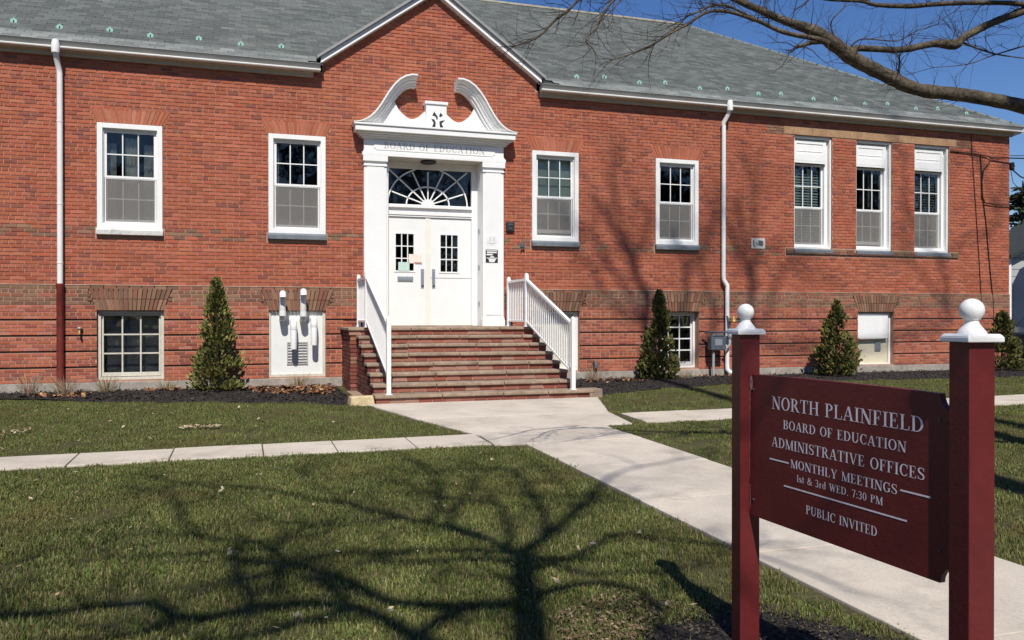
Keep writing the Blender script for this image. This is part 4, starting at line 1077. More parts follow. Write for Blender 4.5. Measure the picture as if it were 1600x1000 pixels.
st_own(joint.build('riser_mortar', M['mortar']))
# loose stone block at the left foot
b = MB(); vs = []
for (x, y, z) in [(1.48, -3.75, -.02), (1.84, -3.78, -.02), (1.86, -3.45, -.02), (1.46, -3.42, -.02), (1.49, -3.74, .135), (1.80, -3.77, .15), (1.85, -3.5, .13), (1.49, -3.45, .125)]: vs.append((x, y, z))
b.mesh(vs, [(0,1,5,4), (1,2,6,5), (2,3,7,6), (3,0,4,7), (4,5,6,7), (3,2,1,0)])
o = b.build('stone_block', mat('yellow_limestone', (.58, .46, .27), .85, noise=[(14, .18), (4, .15)], bump=(22, .8, .015)), bevel=.02); tag(o, 'rough yellow limestone block at the left foot of the steps', 'stone')

# ------------------------------------------------------------------ handrails
def handrail(x, label, yend):
    h = empty('handrail', label, 'railing', (x, -1.4, 1.11), 'white railings beside the steps')
    Wt = Matrix.Translation((-x, 1.4, -1.11))
    def hp(b, name, m=M['metal_white'], bev=.003):
        o = b.build(name, m, bevel=bev); o.parent = h; o.matrix_parent_inverse = Wt; return o
    yb_ = YL-RUN*6.85; zb_ = .14
    slope = (2.0-1.18)/(-1.37-yb_)*-1
    def top(y): return 2.0 if y > -1.37 else 2.0-(2.0-1.20)*(-1.37-y)/(-1.37-yb_)
    for y, zb, zt in ((-.28, 1.11, 2.05), (-1.37, 1.11, 2.07), (yb_, zb_, 1.27)):
        b = MB(); b.box(x-.033, x+.033, y-.033, y+.033, zb, zt); hp(b, 'post')
        b = MB(); b.smooth = True; b.lathe([(.034, 0), (.03, .012), (.012, .028), (.001, .03)], (x, y, zt), 12); hp(b, 'post_cap', bev=0)
        b = MB(); b.box(x-.05, x+.05, y-.05, y+.05, zb, zb+.012); hp(b, 'base_plate')
    b = MB(); b.box(x-.027, x+.027, -1.34, -.31, 1.955, 2.0); hp(b, 'top_rail')
    b = MB(); b.box(x-.018, x+.018, -1.34, -.31, 1.20, 1.235); hp(b, 'bottom_rail')
    b = MB(); b.prism([(-1.40, top(-1.40)-.045), (-1.40, top(-1.40)+.0), (yb_+.03, top(yb_)), (yb_+.03, top(yb_)-.045)], 'x', x-.027, x+.027); hp(b, 'top_rail')
    b = MB(); d = .80; b.prism([(-1.40, top(-1.40)-d), (-1.40, top(-1.40)-d+.036), (yb_+.03, top(yb_)-d+.036), (yb_+.03, top(yb_)-d)], 'x', x-.018, x+.018); hp(b, 'bottom_rail')
    y = -.385
    while y > -1.3:
        b = MB(); b.box(x-.0095, x+.0095, y-.0095, y+.0095, 1.22, 1.965); hp(b, 'baluster', bev=0); y -= .105
    y = -1.475
    while y > yb_+.06:
        b = MB(); b.box(x-.0095, x+.0095, y-.0095, y+.0095, top(y)-d+.02, top(y)-.03); hp(b, 'baluster', bev=0); y -= .105
    return h
handrail(2.05, 'white metal handrail on the left side of the steps', 0)
handrail(4.98, 'white metal handrail on the right side of the steps', 0)
# ------------------------------------------------------------------ small things on the facade
s_ = empty('door_sign', 'small black and white notice plate on the right pilaster', 'sign', (4.675, -.132, 2.49))
b = MB(); b.box(-.125, .125, -.006, 0, -.13, .13); o = b.build('plate', M['dark_metal']); o.parent = s_
b = MB()
b.box(-.115, .115, -.0085, -.0062, .105, .12); b.box(-.1, .1, -.0085, -.0062, .06, .09); b.box(-.11, .02, -.0085, -.0062, .015, .045); b.box(-.11, .11, -.0085, -.0062, -.045, -.03)
b.prism([(-.05, -.12), (.05, -.12), (.09, -.05), (.03, -.0), (-.02, -.0), (-.07, -.05)], 'y', -.0085, -.0062)
o = b.build('print', M['pvc']); o.parent = s_
s_ = empty('number_plate', 'pale oval address number plate above the black notice on the pilaster', 'sign', (4.675, -.132, 2.80))
b = MB(); b.prism([(.125*math.cos(k*.3927), .095*math.sin(k*.3927)) for k in range(16)], 'y', -.004, 0); o = b.build('plate', M['metal_white']); o.parent = s_
b = MB(); text(b, '33', -.065, .065, -.02, .085, lambda u, z: (u, -.0055, z), .2)
for k in range(8):
    a0, a1 = R(200+k*17.5), R(200+(k+1)*17.5)
    b.face([(.10*math.cos(a0), -.0055, .072*math.sin(a0)), (.10*math.cos(a1), -.0055, .072*math.sin(a1)), (.10*math.cos(a1), -.0055, .058*math.sin(a1)), (.10*math.cos(a0), -.0055, .058*math.sin(a0))])
o = b.build('print', M['grey_letter']); o.parent = s_
e = empty('intercom', 'small black intercom box on the brick right of the door', 'intercom', (5.09, -.004, 3.095))
b = MB(); b.box(-.085, .085, -.05, 0, -.09, .09); o = b.build('box', M['dark_metal'], bevel=.006); o.parent = e
b = MB(); b.box(-.05, .05, -.056, -.05, .03, .06); b.box(-.03, .03, -.056, -.05, -.05, -.03); o = b.build('button', M['grey_metal']); o.parent = e
e = empty('bell_push', 'tiny weathered bell fitting below the intercom', 'doorbell', (5.35, -.004, 2.66))
b = MB(); b.box(-.05, .05, -.012, 0, .03, .11); o = b.build('plate', M['grey_metal'], bevel=.004); o.parent = e
b = MB(); b.tube([(-.03, -.02, -.05), (-.02, -.03, 0), (.02, -.03, 0), (.035, -.02, -.05)], .012, 8); o = b.build('hook', M['dark_metal']); o.parent = e
e = empty('connection_sign', 'small grey and white plate high on the brick right of the downspout', 'sign', (10.85, -.006, 2.915))
b = MB(); b.box(-.175, .175, -.008, 0, -.115, .115); o = b.build('plate', mat('faded_plate', (.5, .5, .47), .6, noise=(20, .1)), bevel=.003); o.parent = e
b = MB(); b.box(-.13, -.10, -.011, -.0085, -.06, .07); b.box(-.10, -.07, -.011, -.0085, -.08, -.05); b.prism([(-.06, .03), (-.03, .03), (-.015, -.05), (-.04, -.05)], 'y', -.011, -.0085); b.prism([(.0, .07), (.13, .06), (.13, -.02), (.10, -.07), (.03, -.04), (.0, -.06)], 'y', -.011, -.0085)
o = b.build('print', M['grey_metal']); o.parent = e
e = empty('hose_bib', 'small old brass hose tap on the brick beside the left basement window', 'tap', (-2.66, -.03, 1.06))
b = MB(); b.smooth = True; b.tube([(0, .03, 0), (0, -.06, 0), (0, -.09, -.02), (.01, -.1, -.07)], [.022, .02, .02, .016], 10); o = b.build('spout', M['brass']); o.parent = e
b = MB(); b.smooth = True; b.lathe([(.04, 0), (.045, .012), (.012, .03)], (0, -.04, .03), 10); o = b.build('handle', M['pewter']); o.parent = e
e = empty('wall_pipe', 'short grey pipe stub low on the wall right of the steps', 'pipe', (6.92, -.03, .3))
b = MB(); b.smooth = True; b.tube([(0, .03, .05), (0, -.05, .05), (0, -.07, .02), (0, -.07, -.06)], [.035, .035, .04, .04], 12); o = b.build('stub', M['grey_metal']); o.parent = e
# gas meter
e = empty('gas_meter', 'grey gas meter with regulator and pipes by the right downspout', 'gas meter', (9.72, -.25, 0))
def gp(b, nm, m, bev=.004): o = b.build(nm, m, bevel=bev); o.parent = e; return o
b = MB(); b.box(-.24, .12, -.09, .09, .58, .86); b.prism([(-.24, .86), (.12, .86), (.06, .93), (-.18, .93)], 'y', -.08, .08); gp(b, 'meter_body', M['grey_metal'], .02)
b = MB(); b.box(-.16, .02, -.10, -.085, .68, .82); gp(b, 'dial', M['pewter'])
b = MB(); b.smooth = True; b.tube([(-.3, .1, .95), (-.2, .02, .97), (.1, .0, .97), (.26, 0, .97), (.26, 0, 1.15)], .022, 10); b.tube([(.26, 0, 1.15), (.26, .1, 1.3), (.26, .24, 1.32)], .022, 10); gp(b, 'outlet_pipe', M['grey_metal'], 0)
b = MB(); b.smooth = True; b.tube([(-.14, 0, 0), (-.14, 0, .3), (-.14, 0, .6)], .03, 10); b.tube([(.26, 0, .97), (.26, -.01, .7), (.18, 0, .62)], .026, 10); gp(b, 'riser_pipe', mat('galvanised', (.35, .36, .34), .5, noise=(12, .2)), 0)
b = MB(); b.smooth = True; b.lathe([(.05, -.03), (.1, -.02), (.1, .0), (.06, .03), (.04, .09), (.03, .1)], (.34, -.02, 1.2), 14); gp(b, 'regulator', M['brass'], 0)
b = MB(); b.smooth = True; b.tube([(.42, -.02, 1.2), (.52, -.02, 1.2), (.55, 0, 1.15)], [.03, .035, .035], 10); gp(b, 'union', M['grey_metal'], 0)
b = MB(); b.smooth = True; b.lathe([(.04, 0), (.05, .02), (.05, .09), (.04, .1)], (.26, 0, .83), 12); gp(b, 'valve', M['pewter'], 0)
# cables on the right end of the facade
def cable(name, pts, r_, label, cat='cable', m=None):
    b = MB(); b.smooth = True; b.tube(pts, r_, 6); o = b.build(name, m or M['cable']); return tag(o, label, cat)
cable('wall_cable', [(16.83, -.03, 5.72), (16.86, -.02, 5.3), (16.95, -.02, 4.3), (17.08, -.02, 2.8), (17.2, -.02, 1.2)], .008, 'thin dark cable down the brick nearest the three tall windows')
cable('wall_cable', [(17.12, -.02, 5.25), (17.14, -.03, 4.9), (17.16, -.03, 4.4), (17.30, -.02, 3.6), (17.40, -.02, 2.7), (17.53, -.02, 1.7), (17.55, -.02, .9)], .012, 'thicker dark cable down the brick nearest the building corner')
cable('service_loop', [(16.2, -.02, 5.27), (16.8, -.03, 5.26), (17.3, -.03, 5.22), (17.45, -.05, 5.18), (17.38, -.05, 5.08), (17.20, -.05, 4.9), (17.15, -.04, 4.6), (17.17, -.04, 4.2), (17.25, -.04, 4.07), (17.6, -.04, 4.04), (18.05, -.05, 4.05), (18.3, .2, 4.1)], .014, 'looped black service cable under the eave at the building corner')
cable('overhead_wire', [(17.4, -.05, 5.18), (18.1, -.1, 5.2), (21, -.6, 5.22), (30, -2, 5.6), (45, -4, 7)], .016, 'black overhead wire leaving the top of the building corner', 'wire')
cable('overhead_wire', [(18.12, .1, 5.3), (21, -.5, 5.36), (30, -2, 5.8), (45, -4, 7.2)], .009, 'thin upper overhead wire at the building corner', 'wire')
e = empty('cable_bracket', 'dark insulator bracket on the building corner holding drooping wires', 'bracket', (18.16, .05, 5.03))
b = MB(); b.smooth = True; b.lathe([(.02, -.1), (.07, -.08), (.05, -.04), (.08, 0), (.05, .04), (.07, .08), (.02, .1)], (.03, 0, 0), 12); b.tube([(-.1, 0, .0), (.03, 0, 0)], .02, 8); o = b.build('insulator', M['cable']); o.parent = e
b = MB(); b.smooth = True; b.tube([(.05, 0, -.08), (.25, -.05, -.25), (.8, -.15, -.45), (1.6, -.3, -.6), (4, -.8, -.4)], .016, 6); b.tube([(.0, 0, -.08), (.05, -.02, -.4), (.3, -.05, -.62), (1.0, -.2, -.7), (3, -.6, -.3)], .008, 6); o = b.build('wire', M['cable']); o.parent = e

# ------------------------------------------------------------------ sign
ang = math.atan2(-1.14, .052)          # board runs from the far post towards the camera
sign = empty('board_of_education_sign', 'maroon two-post sign with white ball finials and pale lettering beside the walk', 'sign', (2.084, -12.836, gz(-12.9)))
g0 = gz(-12.9)
dx, dy = .0456, -.99896; nx, ny = -.99896, -.0456     # along board, front normal
def SP(u, v, z): return (dx*u+nx*v, dy*u+ny*v, z-g0)
def sg(b, name, m, bev=.003): o = b.build(name, m, bevel=bev); o.parent = sign; return o
LB = 1.141
for u, tw, lab in ((0, R(11), 'far post, paint chipped where the board meets it'), (LB, R(9.5), 'near post')):
    c = SP(u, 0, 0); hw = .0445; ca, sa = math.cos(tw), math.sin(tw)
    ax = (dx*ca-dy*-sa*-1, 0)
    # local frame twisted about z
    ex = Vector((dx, dy, 0)); ex.rotate(Matrix.Rotation(-tw, 3, 'Z')); ey = Vector((nx, ny, 0)); ey.rotate(Matrix.Rotation(-tw, 3, 'Z'))
    def BX(b, h_, z0, z1, taper=0, h2=None):
        h2 = h_ if h2 is None else h2; C_ = Vector((c[0], c[1], 0)); vs = []
        for (z_, hh_) in ((z0, h_), (z1, h2)):
            for sx, sy in ((1, -1), (1, 1), (-1, 1), (-1, -1)): vs.append(C_+ex*sx*hh_+ey*sy*hh_+Vector((0, 0, z_-g0)))
        b.mesh(vs, [(0,1,2,3), (7,6,5,4), (0,4,5,1), (1,5,6,2), (2,6,7,3), (3,7,4,0)])
    b = MB(); BX(b, hw, g0-.3, 1.222); o = sg(b, 'post', M['maroon'], .003); o['label'] = lab
    b = MB(); BX(b, .063, 1.222, 1.238); BX(b, .063, 1.238, 1.247, h2=.055); sg(b, 'post_cap', M['metal_white'], .003)
    b = MB(); b.smooth = True
    prof = [(.042, 0), (.042, .004), (.036, .012), (.028, .022), (.021, .032), (.020, .038)]
    prof += [(.0365*math.sin(a), .0355+.0365-.0365*math.cos(a)) for a in [R(d) for d in (34, 50, 70, 90, 110, 130, 150, 168, 178)]]
    b.lathe(prof, (c[0], c[1], 1.247-g0), 28); sg(b, 'finial', M['metal_white'], 0)
# board: notched at the near corners, held between the posts
z0, z1, nk = .448, 1.054, .060; ua, ub = .034, LB-.046
def arc(cu, cz, a0, a1, n=6): return [(cu+nk*math.cos(R(a0+(a1-a0)*k/n)), cz+nk*math.sin(R(a0+(a1-a0)*k/n))) for k in range(n+1)]
outl = [(ua, z0), (ub-nk, z0)] + arc(ub, z0, 180, 90)[1:] + arc(ub, z1, 270, 180) + [(ub-nk, z1)]
mid = (ua+ub)/2
outl += [(mid+.25, z1+.004), (mid-.2, z1+.004), (ua, z1-.002)]
seen = []; [seen.append(p) for p in outl if not seen or math.hypot(p[0]-seen[-1][0], p[1]-seen[-1][1]) > .002]; outl = seen
b = MB(); n = len(outl); vs = [SP(u, .012, z) for u, z in outl] + [SP(u, -.012, z) for u, z in outl]
b.mesh(vs, [tuple(range(n)), tuple(range(n, 2*n))[::-1]] + [(i, n+i, n+(i+1)%n, (i+1)%n) for i in range(n)])
sg(b, 'board', M['maroon'], .002)
def ft(u, z): return SP(u, .0131, z)
rows_ = [('NORTH PLAINFIELD', .196, .972, .920, .052), ('BOARD OF EDUCATION', .268, .900, .845, .036), ('ADMINISTRATIVE OFFICES', .196, .976, .765, .040),
         ('MONTHLY MEETINGS', .314, .861, .696, .034), ('1st & 3rd WED. 7:30 PM', .350, .797, .646, .028), ('PUBLIC INVITED', .405, .772, .531, .034)]
for s_t, u0, u1, z_, h_ in rows_:
    for b in words(s_t, u0, u1, z_, h_, ft): sg(b, 'lettering', M['letter'], 0)
for (u0, u1, z_) in ((.182, .303, .7115), (.874, .999, .7145), (.273, .903, .616)):
    b = MB(); b.face([ft(u0, z_-.003), ft(u1, z_-.003), ft(u1, z_+.003), ft(u0, z_+.003)]); sg(b, 'rule_line', M['letter'], 0)
for u_, z_ in ((.075, .99), (.075, .52), (1.035, .97), (1.035, .55)):
    b = MB(); c_ = Vector(SP(u_, .0125, z_)); b.tube([c_, c_+Vector((nx, ny, 0))*.003], .0045, 10); sg(b, 'screw', M['grey_metal'], 0)
# chipped strip where board meets the far post
b = MB()
pts = [(.050, 1.035), (.064, 1.052), (.072, 1.03), (.070, .985), (.063, .965), (.056, .985)]
zf = .046
zf = .0134
b.face([SP(u, zf, z) for u, z in [(.0465, 1.00), (.056, .985), (.066, .99), (.069, 1.02), (.064, 1.045), (.054, 1.05), (.0465, 1.03)]])
b.face([SP(u, zf, z) for u, z in [(.0465, .62), (.050, .60), (.0505, .80), (.053, .985), (.0465, .985)]])
b.face([SP(u, zf, z) for u, z in [(.050, .47), (.054, .50), (.0525, .58), (.0495, .58)]])
sg(b, 'bare_wood', M['maroon_bare'], 0)

# ------------------------------------------------------------------ shrubs
def shrub(x, y, h, r_, label, seed, dark=1.0, n=7000, lean=0.0, group=None):
    t = empty('conical_shrub', label, 'shrub', (x, y, 0), 'conical evergreen shrubs along the wall'); q = random.Random(seed)
    b = MB(); pts = [(lean*k*.15, 0, h*.95*k/5) for k in range(6)]; b.tube(pts, [.035, .03, .025, .018, .012, .004], 7); o = b.build('trunk', M['twig']); o.parent = t
    b = MB(); lobes = [(q.uniform(0, 6.28), q.random()**1.15, q.uniform(.5, 1.5)) for _ in range(64)]
    for i in range(n):
        lo = q.choice(lobes); zt = min(max(lo[1]*.93+q.gauss(0, .035), .02), .97)
        prof_ = (1-zt)**.85*(.66+.34*min(1, zt*6+.25)) + .015
        a = lo[0]+q.gauss(0, .36); rr = r_*prof_*(.35+.7*q.random()**.5)*(.52+.5*lo[2])
        z_ = .03+zt*h*(.97 if lo[2] < 1 else 1.0); cx, cy = rr*math.cos(a)+lean*zt*.4, rr*math.sin(a)
        s = q.uniform(.02, .055)
        if i % 14 == 0: cx *= 1.22; cy *= 1.22; s *= 1.2
        if i < 130: cx, cy, z_ = lean*.4+q.gauss(0, .022), q.gauss(0, .022), h*(.86+.14*i/130)
        out = Vector((math.cos(a+q.gauss(0, .5)), math.sin(a+q.gauss(0, .5)), q.uniform(.5, 1.6))).normalized()
        side = out.cross(Vector((q.gauss(0, 1), q.gauss(0, 1), q.gauss(0, 1)))).normalized()
        k = q.random()
        c = (.10, .105, .030) if k < .45 else (.15, .145, .040) if k < .72 else (.06, .07, .024) if k < .9 else (.21, .16, .06)
        v = q.uniform(.75, 1.3)*dark; b.cur = tuple(w_*v for w_ in c)  # dark factor puts the duller shrubs' shade into their leaf colour
        p = Vector((cx, cy, z_)); b.face([p-side*s*.35, p+out*s*.6-side*s*.45, p+out*s*1.5, p+out*s*.7+side*s*.5, p+side*s*.3])
    o = b.build('foliage', M['leaf'], cols=True); o.parent = t; return t
shrub(-.42, -.72, 1.96, .42, 'tall olive green conical shrub between the two left basement openings', 1, 1.5, 6800)
shrub(8.0, -.72, 1.84, .38, 'dark conical shrub in front of the basement window right of the steps', 2, .85, 5600, .15)
shrub(12.08, -1.05, 1.64, .46, 'mid-sized conical shrub by the wall, seen between the two sign posts', 3, .95, 5800)
shrub(17.02, -.72, 1.42, .48, 'rounded shrub at the far right corner behind the near sign post', 4, .85, 5000, .1)
# dry ornamental stems in the beds
def dry_clump(x, y, h, n, seed, label):
    q = random.Random(seed); b = MB()
    for i in range(n):
        a = q.uniform(0, 6.28); r0 = q.uniform(0, .12); l_ = h*q.uniform(.4, 1); ti = q.uniform(.1, .9)
        p0 = (r0*math.cos(a), r0*math.sin(a), 0); p1 = (p0[0]+math.cos(a)*l_*ti*.5, p0[1]+math.sin(a)*l_*ti*.5, l_*.6); p2 = (p0[0]+math.cos(a)*l_*ti, p0[1]+math.sin(a)*l_*ti, l_)
        b.cur = tuple(v*q.uniform(.7, 1.3) for v in (.34, .26, .17)); b.tube([p0, p1, p2], [.004, .003, .001], 4, cap=False)
    o = b.build('dry_plant', M['dry'], cols=True); o.location = (x, y, .02); tag(o, label, 'plant', 'dry winter plants in the mulch bed'); return o
for i, (x, y, h, lb_) in enumerate([(-3.35, -.45, .38, 'dry pale stems against the foundation left of the left downspout'), (-2.75, -.8, .32, 'dry brown stems at the foot of the left downspout'), (-2.2, -.4, .34, 'dry pale stems between left downspout and basement window'), (.95, -.35, .28, 'dry wispy stems under the white vent panel'),
                                   (-1.25, -.35, .22, 'small russet dry plant under the left basement window'), (6.6, -.7, .34, 'dry brown plant right of the steps by the wall'), (8.75, -.6, .2, 'dry pale tuft under the white basement window')]):
    dry_clump(x, y, h, 70, 90+i, lb_)

# ------------------------------------------------------------------ beyond the right corner
hs = empty('neighbour_house', 'pale grey neighbouring house with navy gable wall beyond the right corner', 'house', (27, 6, 0))
b = MB(); b.box(-1.85, 6, .3, 2.4, 0, 3.35); b.prism([(-2.0, 3.35), (6.2, 3.35), (2.1, 4.9)], 'y', .2, 2.4); o = b.build('wall', M['pale_siding']); o.parent = hs
b = MB(); b.prism([(-1.7, 0), (5.8, 0), (5.8, 3.2), (-.8, 3.2), (-1.35, 2.95), (-1.7, 2.4)], 'y', .24, .31); o = b.build('navy_panel', M['navy']); o.parent = hs
b = MB(); b.box(-2.0, -1.82, .22, .4, 0, 3.35); o = b.build('corner_board', M['trim']); o.parent = hs
b = MB(); b.prism([(-2.1, 3.27), (2.1, 5.0), (6.5, 3.27), (6.5, 3.4), (2.1, 5.13), (-2.1, 3.4)], 'y', 0, 2.6); o = b.build('roof', M['roof_base']); o.parent = hs
b = MB()
for q_ in range(12): b.box(-1.86, -1.0, .285, .3, .3+q_*.24, .31+q_*.24)
o = b.build('siding', M['pale_siding']); o.parent = hs
dv = MB(); dv.face([(20.6, -2, .006), (40, -2, .006), (40, 30, .006), (20.6, 30, .006)]); o = dv.build('driveway', M['asphalt'], kind='structure')
# parked car nose beyond the corner
car = empty('parked_car', 'dark parked car beyond the right corner of the school', 'car', (22.9, 3.2, 0), rz=R(8))
b = MB(); b.prism([(-.85, .22), (3.4, .22), (3.45, .75), (2.9, .9), (2.3, 1.38), (.6, 1.42), (-.0, .98), (-.85, .82)], 'y', -.8, .8); o = b.build('body', mat('dark_car_paint', (.03, .035, .045), .25, noise=(2, .1), spec=.6), bevel=.06); o.parent = car
b = MB(); b.prism([(.05, 1.0), (2.25, 1.0), (2.2, 1.34), (.65, 1.38)], 'y', -.815, .815); o = b.build('window', M['glass'], bevel=.01); o.parent = car
for wx in (0., 2.6):
    for wy in (-.78, .62):
        w_ = bpy.data.objects.new('wheel', None); link(w_, car); w_.location = (wx, wy, .32)
        b = MB(); b.smooth = True; b.tube([(0, -.02, 0), (0, .18, 0)], .32, 20); o = b.build('tyre', M['cable']); o.parent = w_
        b = MB(); b.tube([(0, -.03, 0), (0, -.018, 0)], .2, 14); o = b.build('rim', M['pewter']); o.parent = w_
b = MB(); b.box(-.87, -.84, -.7, -.45, .6, .72); o = b.build('headlight', M['pewter'], bevel=.01); o.parent = car
b = MB(); b.box(-.87, -.84, .45, .7, .6, .72); o = b.build('headlight', M['pewter'], bevel=.01); o.parent = car

def conifer(x, y, h, r_, label, seed):
    t = empty('spruce_tree', label, 'tree', (x, y, 0), 'evergreens beyond the right corner'); q = random.Random(seed)
    b = MB(); b.tube([(0, 0, 0), (0, 0, h*.5), (0, 0, h)], [.25, .15, .02], 8); o = b.build('trunk', M['bark']); o.parent = t
    b = MB()
    for k in range(120):
        zt = q.random()**.8; z_ = .8+zt*(h-.9); a = q.uniform(0, 6.28); ln_ = r_*(1-zt)*q.uniform(.7, 1.1)+.15
        d = Vector((math.cos(a), math.sin(a), -.12+.25*zt)); 
        for j in range(34):
            s_p = q.uniform(.1, 1); p = Vector((0, 0, z_))+d*ln_*s_p+Vector((q.gauss(0, .06), q.gauss(0, .06), -.12*s_p+q.gauss(0, .05)))
            dd_ = (d+Vector((q.gauss(0, .5), q.gauss(0, .5), q.gauss(-.2, .3)))).normalized(); sd = dd_.cross(Vector((q.gauss(0, 1), q.gauss(0, 1), 1))).normalized(); L2 = q.uniform(.12, .3)
            b.cur = tuple(w_*q.uniform(.6, 1.3) for w_ in (.075, .088, .055)); b.face([p-sd*.03, p+dd_*L2*.5-sd*.04, p+dd_*L2, p+dd_*L2*.5+sd*.04, p+sd*.03])
    o = b.build('crown', M['leaf'], cols=True); o.parent = t
conifer(31.2, 11.0, 7.0, 2.6, 'spruce with drooping boughs just past the school corner', 5)
conifer(37.5, 16, 8, 2.8, 'spruce further back behind the neighbouring house', 6)

# ------------------------------------------------------------------ unseen trees across the street, added to darken the window reflections
fr_ = random.Random(31); b = MB()
for k in range(54):
    cx = -75+k*4.6+fr_.uniform(-1.5, 1.5); cy = -58+fr_.uniform(-6, 6); hh_ = fr_.uniform(13, 19)
    if k > 33: cx = 24+(k-34)*4.2; cy = -40+fr_.uniform(-4, 4); hh_ = fr_.uniform(15, 20)
    b.cur = (.06, .045, .035); b.tube([(cx, cy, -1), (cx, cy, hh_*.5), (cx+.3, cy, hh_)], [.35, .25, .05], 6)
    for j in range(240):
        a = fr_.uniform(0, 6.28); zz_ = hh_*(.2+.8*fr_.random()); rr_ = 3.6*math.sin(min(1, (zz_/hh_))*2.6)*fr_.random()**.5+.2; s = fr_.uniform(.35, .9)
        p = Vector((cx+rr_*math.cos(a), cy+rr_*math.sin(a), zz_)); d = Vector((fr_.gauss(0, 1), fr_.gauss(0, .6), fr_.gauss(.5, 1))).normalized(); sd = d.cross(Vector((fr_.gauss(0, 1), 1, fr_.gauss(0, 1)))).normalized()
        b.cur = tuple(v*fr_.uniform(.6, 1.3) for v in (.045, .045, .03)); b.face([p-sd*s*.5, p+d*s, p+sd*s*.5, p-d*s])
b.build('added_far_trees', M['leaf'], cols=True, kind='stuff')
